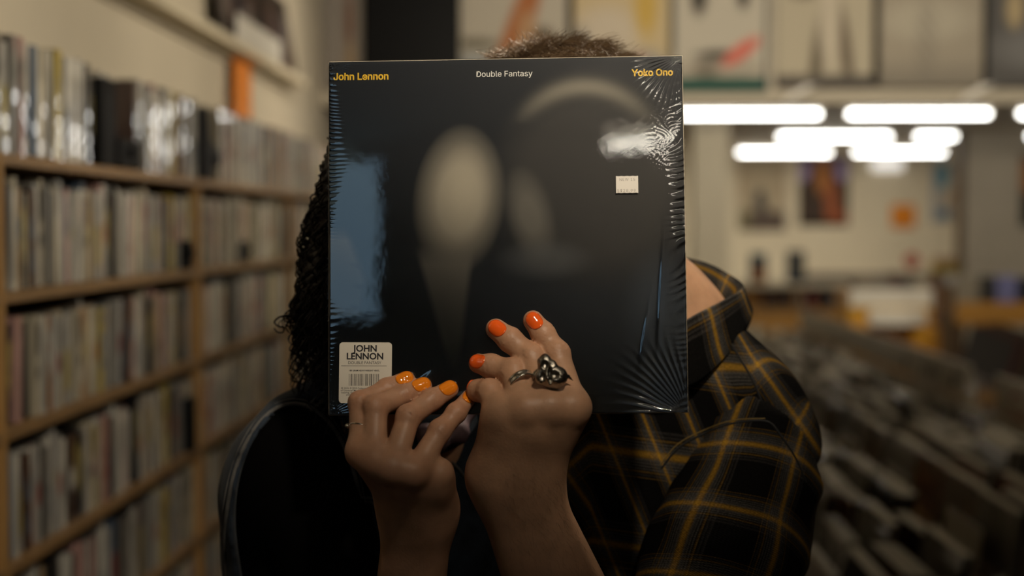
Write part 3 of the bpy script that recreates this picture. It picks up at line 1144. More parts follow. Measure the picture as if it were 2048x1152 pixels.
def q_raven(u, v):
    c = flat(u, (0.50, 0.42, 0.30))
    c = mixc(c, (0.42, 0.27, 0.15), np.clip((np.abs(u - 0.5) - 0.38) / 0.1, 0, 1) * (v > 0.4) * 0.5)
    c = mixc(c, (0.13, 0.10, 0.085), np.clip((0.30 - v) / 0.06, 0, 1))
    c = mixc(c, (0.20, 0.18, 0.11), blob(u, v, 0.12, 0.14, 0.14, 0.16, 1))
    c = mixc(c, (0.08, 0.085, 0.09), blob(u, v, 0.46, 0.42, 0.12, 0.14, 1))
    return mixc(c, (0.09, 0.08, 0.08), blob(u, v, 0.52, 0.3, 0.1, 0.1, 1))


def q_dark(u, v):
    c = flat(u, (0.075, 0.055, 0.045))
    c = mixc(c, (0.20, 0.15, 0.20), np.clip((v - 0.72) / 0.2, 0, 1))
    c = mixc(c, (0.46, 0.20, 0.07), blob(u, v, 0.48, 0.72, 0.17, 0.3, 1.5))
    c = mixc(c, (0.40, 0.13, 0.06), blob(u, v, 0.66, 0.32, 0.15, 0.36, 1.5, -0.0) * 0.9)
    c = mixc(c, (0.35, 0.10, 0.05), blob(u, v, 0.86, 0.08, 0.14, 0.14, 1.5))
    for a in (0.1, 0.86):
        c = mixc(c, (0.45, 0.36, 0.62), blob(u, v, a, 0.76, 0.11, 0.12, 1.0))
    return mixc(c, (0.02, 0.015, 0.012), np.clip((0.09 - v) / 0.05, 0, 1))


def q_blue(u, v):
    c = flat(u, (0.52, 0.47, 0.38))
    c = mixc(c, (0.36, 0.40, 0.46), np.clip((0.3 - u) / 0.2, 0, 1))
    c = mixc(c, (0.06, 0.27, 0.38), blob(u, v, 0.40, 0.78, 0.22, 0.22, 1, 0.2))
    c = mixc(c, (0.05, 0.16, 0.28), blob(u, v, 0.46, 0.14, 0.26, 0.09, 1))
    return mixc(c, (0.45, 0.27, 0.15), blob(u, v, 0.75, 0.42, 0.35, 0.05, 1.5, 0.5) * 0.8)


def q_flame(u, v):
    c = flat(u, (0.02, 0.018, 0.015))
    c = mixc(c, (0.45, 0.16, 0.03), np.clip((v - 0.35) / 0.15, 0, 1) * blob(u, v, 0.35, 0.75, 0.45, 0.35, 1))
    return mixc(c, (0.12, 0.07, 0.05), np.clip((v - 0.85) / 0.1, 0, 1))


DW = (YF - 0.004) / cf[1]
wall_poster('beige poster with a dark bird shape, on the far wall', 1474, 1568, 315, 462, DW, q_raven)
wall_poster('dark poster with an orange flame and two violet discs, on the far wall', 1593, 1692, 312, 452, DW, q_dark)
wall_poster('tall blue and cream poster beside the wall return', 1856, 1906, 325, 446, DW, q_blue)
t = wall_poster('black and orange poster, partly cut off by the edge of the picture', 2031, 2112, 310, 453, 17.18, q_flame)
# boards and small things on the far wall
wall_poster('bright orange square sign on the far wall', 1776, 1823, 410, 456, DW, lambda u, v: mixc(flat(u, (0.78, 0.27, 0.03)), (0.62, 0.20, 0.03), np.clip((0.25 - v) / 0.1, 0, 1)), 'sign', 'orange_sign', None)
t = thing('wall_phone', 'dark grey handset hanging below the orange sign', 'telephone', tuple(map(float, P(1797, 476, DW - 0.05))))
MB().box((-0.07, 0.0, -0.11), (0.07, 0.045, 0.10), bev=0.015).build('phone_body', mat('phone_grey', (0.12, 0.11, 0.09), 0.4), t)
MB().box((-0.05, -0.035, -0.12), (0.0, -0.0005, 0.12), bev=0.012).build('handset', M['black'], t)
# glowing box added for a bright patch on the far wall
gp = P(1800, 322, 19.6)
t = thing('glow_box', 'added glowing white box just below the farthest strip lights', 'lamp', (float(gp[0]), YF - 0.006, float(gp[2])))
MB().box((-0.22, -0.10, -0.10), (0.22, -0.02, 0.08), bev=0.03).build('glow_body', mat('white_glow', (0.9, 0.9, 0.9), 0.4, emit=(1, 0.96, 0.9), estr=0.75), t)
MB().box((-0.18, -0.0195, -0.07), (0.18, 0.0, 0.05), bev=0.004).build('wall_plate', M['white_metal'], t)


def Z(py, d):
    return float(P(1100, py, d)[2])


# long low bookshelf with a pale top in front of the far wall
D1 = 15.0
x0, x1 = lx(1395, D1), lx(1690, D1)
zt = Z(566, D1)
t = thing('low_bookcase', 'long low wooden bookcase with a pale top in front of the far wall', 'bookcase', ((x0 + x1) / 2, D1, 0))
w = (x1 - x0) / 2
MB().box((-w - 0.03, -0.02, zt - 0.045), (w + 0.03, 0.45, zt), bev=0.004).build('top_board', M['wall_back'], t)
MB().box((-w, 0.0, 0.0), (w, 0.43, zt - 0.26)).build('cabinet', M['wood_orange'], t)
MB().box((-w, 0.40, zt - 0.26), (w, 0.43, zt - 0.046)).build('back_panel', M['wood_orange'], t)
for i in range(4):
    xx = -w + i * 2 * w / 3
    MB().box((xx - 0.012, 0.0, zt - 0.259), (xx + 0.012, 0.398, zt - 0.046)).build('upright', M['wood_orange'], t)
MB().box((-w, -0.012, zt - 0.30), (w, -0.0005, zt - 0.262)).build('front_rail', M['wood'], t)
bx = random.Random(5)
for i in range(26):
    xx = (x0 + x1) / 2 - w + 0.05 + (i % 13) * (2 * w / 13.4)
    if i >= 13: continue
    if i in (4, 5): continue
    cn = bx.choice(['red', 'slate blue', 'tan', 'dark brown', 'grey', 'dark brown'])
    o = tag(MB().box((-0.03, 0, 0), (0.03, 0.2, 0.15 + 0.02 * (i % 3)), bev=0.002).build('boxed_set', mat('box_' + str(i), tuple(np.array(tints[cn]) * 0.6), 0.5)), f'{ordinal(i + 1)} dark boxed set from the pillar, inside the low bookcase', 'box', 'boxed sets in the low bookcase')
    o.location = (xx, D1 + 0.08, zt - 0.259)

# display boxes standing on the low bookcase
def stand_box(a, b, top, label, fn, D=D1 + 0.12):
    xx0, xx1 = lx(a, D), lx(b, D)
    h = Z(top, D) - zt
    t = thing('display_box', label, 'box', ((xx0 + xx1) / 2, D, zt + 0.0008), 0, 'boxes standing on the low bookcase')
    w = xx1 - xx0
    print_panel('front_print', w, h, fn, t, 24)
    MB().box((-w / 2, 0.0016, 0), (w / 2, 0.06, h), bev=0.003).build('box_body', M['black'], t)


stand_box(1500, 1531, 507, 'dark box with a teal top and an orange patch', lambda u, v: mixc(mixc(flat(u, (0.02, 0.03, 0.06)), (0.02, 0.14, 0.2), np.clip((v - 0.8) / 0.1, 0, 1)), (0.42, 0.15, 0.03), blob(u, v, 0.6, 0.25, 0.3, 0.3, 1)))
stand_box(1573, 1607, 502, 'slate blue box with a small yellow patch', lambda u, v: mixc(flat(u, (0.05, 0.065, 0.09)), (0.2, 0.16, 0.06), blob(u, v, 0.7, 0.55, 0.22, 0.12, 1)))
stand_box(1443, 1456, 500, 'narrow grey box beside the pillar', lambda u, v: flat(u, (0.20, 0.17, 0.12)))

# cash desk: pine desk with white trays
D2 = 11.6
x0, x1 = lx(1697, D2), lx(1862, D2)
zt2 = Z(577, D2)
t = thing('pine_desk', 'orange pine desk with a white top panel behind the record bins', 'desk', ((x0 + x1) / 2, D2, 0))
w = (x1 - x0) / 2
zw = Z(612, D2)
MB().box((-w, 0, zw), (w, 0.03, zt2), bev=0.006).build('white_panel', M['white'], t)
MB().box((-w, 0.031, zw - 0.03), (w, 0.6, zt2 - 0.02), bev=0.006).build('desk_top', M['wood_orange'], t)
for s_ in (-1, 1):
    MB().box((s_ * w - (0.0 if s_ < 0 else 0.16), 0.0, 0), (s_ * w + (0.16 if s_ < 0 else 0.10), 0.58, zw - 0.031), bev=0.004).build('side_panel', mat('pine_side' + str(s_), (0.62, 0.31, 0.035), 0.4), t)
MB().box((-w + 0.162, 0.3, 0.0), (w - 0.162, 0.33, zw - 0.031)).build('modesty_panel', M['wood_orange'], t)
MB().box((-w, -0.006, zw - 0.026), (w, -0.0005, zw - 0.002)).build('edge_strip', mat('edge_ochre', (0.6, 0.36, 0.04), 0.4), t)
xa, xb = lx(1738, D2 - .1), lx(1852, D2 - .1)
t = thing('paper_tray', 'white curved paper tray hung under the desk top', 'tray', ((xa + xb) / 2, D2 - 0.06, Z(648, D2)))
w3 = (xb - xa) / 2
hh = Z(622, D2) - Z(648, D2)
v = []
for yy in (0, 0.05):
    for u in np.linspace(-1, 1, 9):
        v += [(u * w3, yy - 0.02 * (1 - u * u), 0.01 * u * u), (u * w3, yy - 0.02 * (1 - u * u), hh)]
f = [(2 * i, 2 * i + 2, 2 * i + 3, 2 * i + 1) for i in range(8)] + [(18 + 2 * i, 18 + 2 * i + 1, 18 + 2 * i + 3, 18 + 2 * i + 2) for i in range(8)] + [(2 * i + 1, 2 * i + 3, 18 + 2 * i + 3, 18 + 2 * i + 1) for i in range(8)] + [(2 * i, 18 + 2 * i, 18 + 2 * i + 2, 2 * i + 2) for i in range(8)] + [(0, 1, 19, 18), (16, 34, 35, 17)]
MB().add(v, f).build('tray_front', M['white'], t)
MB().box((-w3 + 0.02, 0.031, hh - 0.01), (w3 - 0.02, 0.058, hh + 0.02)).build('tray_hook', M['white_metal'], t)
# things on the desk
rr = random.Random(8)
for i, (a, b, top, col, lab) in enumerate([(1712, 1742, 556, (0.25, 0.22, 0.17), 'low grey stack of sleeves at the end of the pine desk'), (1746, 1775, 560, (0.20, 0.18, 0.15), 'grey card box on the pine desk'), (1779, 1796, 545, (0.10, 0.055, 0.05), 'dark maroon box on the pine desk'), (1800, 1818, 552, (0.06, 0.06, 0.055), 'black till box on the pine desk'), (1822, 1850, 560, (0.34, 0.30, 0.23), 'pale carton on the pine desk')]):
    xx0, xx1 = lx(a, D2 + .2), lx(b, D2 + .2)
    h = Z(top, D2 + .2) - (zt2 - 0.02)
    o = tag(MB().box((-(xx1 - xx0) / 2, 0, 0), ((xx1 - xx0) / 2, 0.2, h), bev=0.008).build('desk_box', mat(f'desk_box_{i}', col, 0.5)), lab, 'box', 'boxes on the pine desk')
    o.location = ((xx0 + xx1) / 2, D2 + 0.15, zt2 - 0.0195)
t = thing('toy_flower', 'small red paper flower on a thin stem behind the pine desk', 'flower', (lx(1819, D2 + .4), D2 + 0.42, zt2 - 0.0195))
MB().cyl((0, 0, 0), (0, 0, Z(522, D2) - zt2), 0.006, n=8).build('stem', mat('stem_green', (0.1, 0.12, 0.05), 0.6), t)
mb = MB()
zc = Z(518, D2) - zt2
for i in range(6):
    a = i * math.pi / 3
    c0 = V(0.035 * math.cos(a), 0, zc + 0.035 * math.sin(a))
    for k_ in range(1):
        mb.cyl(c0 - [0, 0.012, 0], c0 + [0, 0.012, 0], 0.034, 0.026, 12)
mb.build('petals', mat('petal_red', (0.60, 0.10, 0.08), 0.5), t)
MB().cyl((0, -0.02, zc), (0, 0.014, zc), 0.022, n=12).build('flower_centre', mat('petal_core', (0.5, 0.2, 0.1), 0.5), t)
# upright sleeves at the right end of the desk
for i, (a, b, top, bt, col, lab) in enumerate([(1862, 1873, 548, 625, (0.16, 0.07, 0.05), 'maroon record upright beside the desk'), (1874, 1886, 545, 630, (0.13, 0.12, 0.10), 'dark grey record upright beside the desk'), (1887, 1908, 548, 655, (0.28, 0.27, 0.27), 'pale grey record upright beside the desk')]):
    Dq = D2 - 0.25 - 0.05 * i
    xx0, xx1 = lx(a, Dq), lx(b, Dq)
    zz0 = Z(655, D2 - .35) - 0.0015
    o = tag(MB().box((-(xx1 - xx0) / 2, 0, 0), ((xx1 - xx0) / 2, 0.03, Z(top, Dq) - zz0), bev=0.002).build('upright_record', mat(f'up_rec_{i}', col, 0.35, coat=0.4)), lab, 'record', 'records standing at the end of the desk')
    o.location = ((xx0 + xx1) / 2, Dq, zz0)
t = thing('record_stand', 'pine stand holding the upright records at the end of the desk', 'stand', (lx(1885, D2 - .3), D2 - 0.3, 0))
MB().box((-0.13, -0.12, 0.70), (0.14, 0.12, Z(655, D2 - .35) - 0.002)).build('stand_top', M['wood_orange'], t)
MB().box((-0.06, -0.08, 0), (0.08, 0.08, 0.70)).build('pedestal', M['wood_orange'], t)
t = thing('yellow_box', 'small ochre carton on the far wall rack beside the dark post', 'box', (lx(1888, 16.5), 16.5, Z(548, 16.5)))
MB().box((-0.14, 0, 0), (0.14, 0.2, 0.13), bev=0.01).build('carton', mat('ochre_card', (0.38, 0.27, 0.05), 0.5), t)
MB().box((-0.13, 0.01, 0.1305), (0.10, 0.19, 0.20), bev=0.02).build('pink_lid', mat('pink_card', (0.48, 0.30, 0.2), 0.5), t)
t = thing('wall_rack', 'dark low rack along the far wall behind the desk', 'rack', (lx(1800, 16.6), 16.55, 0))
MB().box((-1.2, 0, 0), (0.65, 0.4, Z(548, 16.5) - 0.0015), bev=0.01).build('rack_body', M['wood_dark'], t)
MB().box((-1.2, -0.02, Z(560, 16.5)), (0.65, -0.0005, Z(552, 16.5))).build('rack_edge', M['grey_plastic'], t)

# wooden rack with upright discs at the right
D3 = 9.8
x0, x1 = lx(1908, D3), lx(2300, D3)
zr0, zr1 = Z(648, D3), Z(604, D3)
t = thing('pine_rack', 'high pine rack with a broad front board at the right-hand edge', 'rack', ((x0 + x1) / 2, D3, 0))
w = (x1 - x0) / 2
MB().box((-w, 0, zr0), (w, 0.025, zr1), bev=0.004).build('front_board', M['wood_orange'], t)
MB().box((-w, 0.0255, zr0 + 0.02), (w, 0.5, zr0 + 0.045)).build('rack_floor', M['wood_dark'], t)
MB().box((-w, 0.5005, zr0), (w, 0.52, zr1 + 0.1)).build('back_board', M['wood_dark'], t)
for s_ in (-1, 0, 1):
    MB().box((s_ * (w - 0.04) - 0.03, 0.05, 0), (s_ * (w - 0.04) + 0.03, 0.45, zr0 + 0.0195)).build('leg', M['wood_dark'], t)
r = random.Random(77)
xx = x0 + 0.05
i = 0
while xx < x1 - 0.2:
    i += 1
    th = r.uniform(0.09, 0.15)
    col = r.choice([(0.05, 0.05, 0.05), (0.03, 0.03, 0.035), (0.28, 0.25, 0.2), (0.08, 0.085, 0.08), (0.02, 0.02, 0.02)])
    nm = 'dark' if sum(col) < 0.4 else 'pale'
    if 1995 < 1100 + xx / D3 * FPX < 2030: col, nm = (0.20, 0.21, 0.42), 'violet blue'
    o = tag(MB().box((-th / 2 + 0.004, 0, 0), (th / 2 - 0.004, 0.14, 0.30 + r.uniform(-0.03, 0.02)), bev=0.004).build('disc_box', mat(f'disc_box_{i}', col, 0.3, coat=0.4)), f'{ordinal(i)} upright {nm} disc box from the desk end of the pine rack', 'box', 'disc boxes in the pine rack')
    o.location = (xx + th / 2, D3 + 0.1, zr0 + 0.0458)
    xx += th + 0.006
# dark leaning records under the rack
for i in range(5):
    o = tag(MB().box((-0.16, 0, 0), (0.16, 0.01, 0.31), bev=0.002).build('leaning_record', mat(f'lean_{i}', [(0.05, 0.045, 0.04), (0.09, 0.02, 0.015), (0.03, 0.03, 0.03), (0.12, 0.08, 0.04), (0.02, 0.02, 0.02)][i], 0.4)), f'{ordinal(i + 1)} dark record leaning on the crate below the pine rack', 'record', 'records leaning below the pine rack')
    o.location = (lx(1960 + 18 * i, 9.3), 9.3 + 0.06 * i, 0.512)
    o.rotation_euler = (-0.2, 0.35, 0)
t = thing('record_crate', 'dark crate standing below the pine rack', 'crate', (lx(1990, 9.4), 9.4, 0))
MB().box((-0.5, -0.25, 0), (0.7, 0.45, 0.45), bev=0.01).build('crate_body', M['wood_dark'], t)
MB().box((-0.5, -0.262, 0.36), (0.7, -0.2505, 0.44)).build('crate_rim', M['wood'], t)
# ------------------------------------------------------------------ the record album
AC = np.array([-0.03848561, 1.24743364, 1.49144107])
AX = np.array([0.9998289, -0.01317415, 0.01298482])
AYv = np.array([-0.01145166, 0.11043185, 0.99381772])
AN = np.array([-0.01452664, -0.99379638, 0.11026209])
AW = 0.3135
album = thing('record_album', 'shrink-wrapped dark record album held up by two hands in front of the couple', 'record album')
album.matrix_world = Matrix(((AX[0], AYv[0], AN[0], AC[0]), (AX[1], AYv[1], AN[1], AC[1]), (AX[2], AYv[2], AN[2], AC[2]), (0, 0, 0, 1)))


def alb(px, py):
    ray = cf + (px - 1024) / FPX * cr - (py - 576) / FPX * cu
    t = ((AC - EYE) @ AN) / (ray @ AN)
    q = EYE + ray * t - AC
    return float(q @ AX), float(q @ AYv)


def aw(u, v, n=0.0):
    return AC + AX * u + AYv * v + AN * n


HW = AW / 2
MB().box((-HW, -HW, -0.0042), (HW, HW, -0.0004), bev=0.0008).build('card_sleeve', mat('sleeve_card', (0.62, 0.56, 0.45), 0.6), album)


def cover_fn(x, y):
    """a plain soft abstract print: pale almond, grey disc with a light rim, tapering wedge, pale block; x, y in picture pixels"""
    n = len(x)
    c = flat(x, (0.008, 0.0105, 0.0150))
    g = lambda cx, cy, rx, ry, soft=1.0, a=0.0: blob(x, y, cx, cy, rx, ry, soft, a)
    lowblue = np.clip((y - 480) / 250, 0, 1)
    c = mixc(c, (0.036, 0.050, 0.074), lowblue * 0.8)
    # large grey disc with a light upper rim
    c = mixc(c, (0.034, 0.033, 0.033), g(1190, 360, 190, 205, 1.4))
    rad = np.sqrt(((x - 1170) / 165) ** 2 + ((y - 350) / 180) ** 2)
    angm = np.clip((250 - y) / 90, 0, 1) * np.clip((x - 985) / 60, 0, 1)
    c = mixc(c, (0.30, 0.275, 0.22), np.exp(-((rad - 0.97) / 0.10) ** 2) * angm * 0.75)
    # pale almond
    c = mixc(c, (0.34, 0.31, 0.25), g(918, 400, 82, 135, 2.2, 0.10) * 0.95)
    c = mixc(c, (0.46, 0.42, 0.335), g(926, 385, 52, 90, 3.0, 0.10) * 0.6)
    c = mixc(c, (0.16, 0.15, 0.13), g(1060, 430, 44, 92, 2.6, -0.25) * 0.8)
    c = mixc(c, (0.13, 0.135, 0.14), g(1090, 520, 90, 40, 2.5) * 0.5)
    # tapering wedge
    wcx = 888 + (y - 480) * 0.08
    wid = np.clip(62 - (y - 500) * 0.20, 6, 70)
    wm = np.clip((wid - np.abs(x - wcx)) / 14, 0, 1) * np.clip((y - 490) / 40, 0, 1) * np.clip((745 - y) / 60, 0, 1)
    c = mixc(c, (0.21, 0.195, 0.165), wm * 0.85)
    # pale block on the left edge
    lm = np.clip((742 - x - (y - 560) * 0.15 - np.clip(560 - y, 0, 200) * 0.55) / 18, 0, 1) * np.clip((y - 452) / 30, 0, 1) * np.clip((634 - y) / 5, 0, 1)
    c = mixc(c, (0.40, 0.36, 0.28), lm * 0.8)
    for (cx, cy) in ((706, 520), (712, 562), (706, 604)):
        c = mixc(c, (0.20, 0.19, 0.17), g(cx + 26, cy + 16, 34, 7, 2.5, 0.25) * lm * 0.8)
    # steel blue band: the window's reflection also put into the print's colour
    bm = np.clip((765 - x) / 14, 0, 1) * np.clip((y - 275 - np.clip(x - 700, 0, 99) * 0.9) / 60, 0, 1) * np.clip((640 - y) / 30, 0, 1) * (1 - lm)
    c = mixc(c, (0.045, 0.070, 0.09), bm * 0.7)
    c = mixc(c, (0.085, 0.105, 0.135), np.clip(g(1315, 650, 70, 140, 3.0), 0, 1) * 0.6)  # bluish reflection painted into the lower right of the print
    return c


NG = 220
uu, vv = np.meshgrid(np.linspace(-HW + 0.0006, HW - 0.0006, NG), np.linspace(-HW + 0.0006, HW - 0.0006, NG), indexing='ij')
uu, vv = uu.ravel(), vv.ravel()
wp = AC + uu[:, None] * AX + vv[:, None] * AYv - EYE
dd = wp @ cf
ppx, ppy = 1024 + FPX * (wp @ cr) / dd, 576 - FPX * (wp @ cu) / dd
i, j = np.meshgrid(np.arange(NG - 1), np.arange(NG - 1), indexing='ij')
a = (i * NG + j).ravel()
quads = np.stack([a, a + NG, a + NG + 1, a + 1], 1)
me = mesh_np('cover_print', np.stack([uu, vv, uu * 0 - 0.0002], 1), quads, True)
colour_attr(me, 'tint', cover_fn(ppx, ppy))
obj('cover_print', me, attr_mat('cover_ink', 'tint', 0.42, spec=0.25), album)


def letter(s, x0, x1, ybase, m, parent, bold=0.0, n=0.0, name='lettering', rot=0.0):
    u0, v0 = alb(x0, ybase)
    u1, v1 = alb(x1, ybase)
    me = text_mesh(s, width=u1 - u0, bold=bold)
    o = obj(name, me, m, parent)
    o.location = (u0, v0, n)
    o.rotation_euler = (0, 0, rot)
    return o


m_yel = mat('yellow_ink', (0.78, 0.50, 0.02), 0.5)
m_wht = mat('white_ink', (0.75, 0.74, 0.70), 0.5)
m_ink = mat('black_ink', (0.012, 0.010, 0.014), 0.5)
letter('John Lennon', 667, 777, 160, m_yel, album, 0.022, 0.0001, rot=-0.005)
letter('Double Fantasy', 953, 1065, 154, m_wht, album, 0.004, 0.0001, rot=0.0)
letter('Yoko Ono', 1263, 1346, 152, m_yel, album, 0.022, 0.0001)


def rounded(w, h, r, n=6):
    out = []
    for cx, cy, a0 in ((w - r, h - r, 0), (r, h - r, 90), (r, r, 180), (w - r, r, 270)):
        for k in range(n + 1):
            a = math.radians(a0 + 90 * k / n)
            out.append((cx + r * math.cos(a), cy + r * math.sin(a)))
    return out


def plate(name, pts, t, m, parent):
    n = len(pts)
    v = [(x, y, z) for z in (0, t) for x, y in pts]
    f = [tuple(range(n))[::-1], tuple(range(n, 2 * n))] + [(i, (i + 1) % n, n + (i + 1) % n, n + i) for i in range(n)]
    return obj(name, mesh_np(name, v, f), m, parent)


m_paper = mat('sticker_paper', (0.70, 0.65, 0.56), 0.5)
# large label at the lower left
u0, v0 = alb(678, 806)
u1, v1 = alb(783, 686)
st = plate('label_sticker', rounded(u1 - u0, v1 - v0 + 0.001, 0.003), 0.00025, m_paper, album)
st['label'] = 'white rounded label sticker with a barcode'
st.location = (u0, v0, 0.0014)
st.rotation_euler = (0, 0, -0.013)


def sl(px, py):
    """position on the sticker"""
    u, v = alb(px, py)
    c, s_ = math.cos(0.013), math.sin(0.013)
    return ((u - u0) * c - (v - v0) * s_, (u - u0) * s_ + (v - v0) * c)


def sletter(s, x0, x1, yb, bold=0.0):
    a, b = sl(x0, yb)
    c, d = sl(x1, yb)
    o = obj('lettering', text_mesh(s, width=c - a, bold=bold, geo=True), m_ink, st)
    o.location = (a, b, 0.0003)


sletter('JOHN', 706, 754, 703, 0.03)
sletter('LENNON', 694, 767, 718.5, 0.03)
sletter('DOUBLE FANTASY', 697, 763, 728, 0.0)
sletter('180 GRAM HEAVYWEIGHT VINYL', 699, 759.5, 742.5, 0.03)
sletter('\u2117 2010, \u00a9 2010 Calderstone Productions', 683, 764, 778, 0.004)
sletter('of Universal Music Group). All rights', 682, 757, 782.5, 0.004)
sletter('copying, reproduction', 683, 728, 786.5, 0.004)
sletter('and broadcasting', 693, 728, 791, 0.004)
a, b = sl(683, 732)
c, d = sl(774, 732)
plate('rule_line', [(a, b), (c, b), (c, b + 0.00035), (a, b + 0.00035)], 0.00005, m_ink, st).location = (0, 0, 0.00028)
mb = MB()
r = random.Random(4)
x = 698.0
while x < 759:
    w = r.choice((0.6, 0.6, 1.2, 1.8))
    a, b = sl(x, 771.5)
    c, d = sl(x + w, 748)
    mb.box((a, b, 0.00027), (c, d, 0.00032))
    x += w + r.choice((0.6, 0.6, 1.2, 1.8))
mb.build('barcode', m_ink, st)
# small price sticker
u0, v0 = alb(1232, 387)
u1, v1 = alb(1276, 352)
w, h = u1 - u0, v1 - v0
pr = [(w * k / 8, 0.0003 * (k % 2)) for k in range(9)] + [(w, h * 0.5)] + [(w * k / 8, h - 0.0003 * (k % 2)) for k in range(8, -1, -1)] + [(0, h * 0.5)]
st = plate('price_sticker', pr, 0.00025, mat('price_paper', (0.72, 0.68, 0.62), 0.5), album)
st['label'] = 'small pale price sticker'
st.location = (u0, v0, 0.0016)
m_grey = mat('faint_ink', (0.22, 0.20, 0.18), 0.6)
for s_, x0, x1, yb in (('NEW 15', 1239, 1270, 362.5), ('5$28.99', 1234.5, 1271, 385)):
    a, b = alb(x0, yb)
    c, d = alb(x1, yb)
    o = obj('lettering', text_mesh(s_, width=c - a, bold=-0.004, space=1.15), m_grey, st)
    o.location = (a - u0, b - v0, 0.0003)

# shrink wrap: a clear film with real creases along the edges and at the corners
NG = 420
u1d = np.linspace(-HW - 0.0008, HW + 0.0008, NG)
uu, vv = np.meshgrid(u1d, u1d, indexing='ij')
zz = np.full_like(uu, 0.0011)
rs = np.random.default_rng(5)


def ridge(ph, freq, jit):
    """creases: sharp positive ridges along the phase"""
    q = ph * freq + jit
    return np.abs(np.sin(q)) ** 3


def wob(u, v, s_, k):
    return np.sin(u * k + s_ * 1.7) * 1.3 + np.sin(v * k * 1.31 + s_ * 2.9) * 1.1 + np.sin((u + v) * k * 0.53 + s_) * 1.5


E_ = HW
for sx, sy, amp, rad, fr in ((1, 1, 0.0010, 0.025, 26), (1, -1, 0.0012, 0.034, 24), (-1, 1, 0.0007, 0.012, 26), (-1, -1, 0.0008, 0.013, 22)):
    du, dv = E_ - sx * uu, E_ - sy * vv
    rr = np.hypot(du, dv)
    ang = np.arctan2(dv, du)
    w = np.exp(-(rr / rad) ** 2 * 0.9) * np.clip(rr / 0.006, 0, 1)
    zz += amp * w * ridge(ang, fr, wob(uu, vv, sx + 2 * sy, 60) * 0.7)
# sideways pleats on the two vertical edges
for sx, amp, wid, lo in ((-1, 0.0005, 0.0055, -1), (1, 0.0006, 0.007, -1)):
    du = E_ - sx * uu
    w = np.exp(-(du / wid) ** 1.4) * (0.55 + 0.45 * np.sin(vv * 31 + sx))
    if sx < 0:
        w = w * np.clip((vv + 0.02) / 0.03, 0.15, 1)
    zz += amp * w * ridge(vv, 420 if sx > 0 else 760, wob(uu, vv, 3 + sx, 90) * 1.6 + du * 160)
# cockled patch near the upper right, where the lamp mirrors
w = np.exp(-(((uu - 0.146) / 0.016) ** 2 + ((vv - 0.078) / 0.05) ** 2))
zz += 0.000022 * w * (np.sin(uu * 1500 + wob(uu, vv, 1, 300) * 1.5) * np.sin(vv * 1430 + wob(uu, vv, 2, 320) * 1.5))
# soft folds round the fingers and the lower right
for (cx, cy, ax_, l) in ((-0.075, -0.128, 0.7, 0.012), (-0.035, -0.138, 0.2, 0.016), (0.12, -0.09, 1.4, 0.03), (0.135, -0.05, 1.5, 0.05)):
    c, s_ = math.cos(ax_), math.sin(ax_)
    p, q = (uu - cx) * c + (vv - cy) * s_, -(uu - cx) * s_ + (vv - cy) * c
    zz += 0.0005 * np.exp(-(p / l) ** 2 - (q / 0.0022) ** 2)
edge = np.maximum(np.abs(uu), np.abs(vv)) - E_
zz -= np.clip((edge + 0.0015) / 0.0023, 0, 1) ** 2 * 0.0022
i, j = np.meshgrid(np.arange(NG - 1), np.arange(NG - 1), indexing='ij')
a = (i * NG + j).ravel()
me = mesh_np('shrink_wrap', np.stack([uu.ravel(), vv.ravel(), zz.ravel()], 1), np.stack([a, a + NG, a + NG + 1, a + 1], 1), True)
m = bpy.data.materials.new('clear_film')
m.use_nodes = True
N, L = nodes_of(m)
N.remove(N['Principled BSDF'])
out = N['Material Output']
tr = N.new('ShaderNodeBsdfTransparent')
gs = N.new('ShaderNodeBsdfGlossy')
gs.inputs['Roughness'].default_value = 0.022
fr = N.new('ShaderNodeFresnel')
fr.inputs['IOR'].default_value = 1.55
mu = N.new('ShaderNodeMath')
mu.operation = 'MULTIPLY'
mu.inputs[1].default_value = 1.5
mu.use_clamp = True
mx = N.new('ShaderNodeMixShader')
tc = N.new('ShaderNodeTexCoord')
nz = N.new('ShaderNodeTexNoise')
nz.inputs['Scale'].default_value = 24
nz.inputs['Detail'].default_value = 6
mp = N.new('ShaderNodeMapping')
mp.inputs['Scale'].default_value = (1, 1, 1)
bp = N.new('ShaderNodeBump')
bp.inputs['Strength'].default_value = 0.10
bp.inputs['Distance'].default_value = 0.0010
L.new(tc.outputs['Object'], mp.inputs[0])
L.new(mp.outputs[0], nz.inputs['Vector'])
L.new(nz.outputs[0], bp.inputs['Height'])
L.new(bp.outputs[0], gs.inputs['Normal'])
L.new(fr.outputs[0], mu.inputs[0])
L.new(mu.outputs[0], mx.inputs[0])
L.new(tr.outputs[0], mx.inputs[1])
L.new(gs.outputs[0], mx.inputs[2])
L.new(mx.outputs[0], out.inputs[0])
obj('shrink_wrap', me, m, album)['label'] = 'clear crinkled shrink wrap'
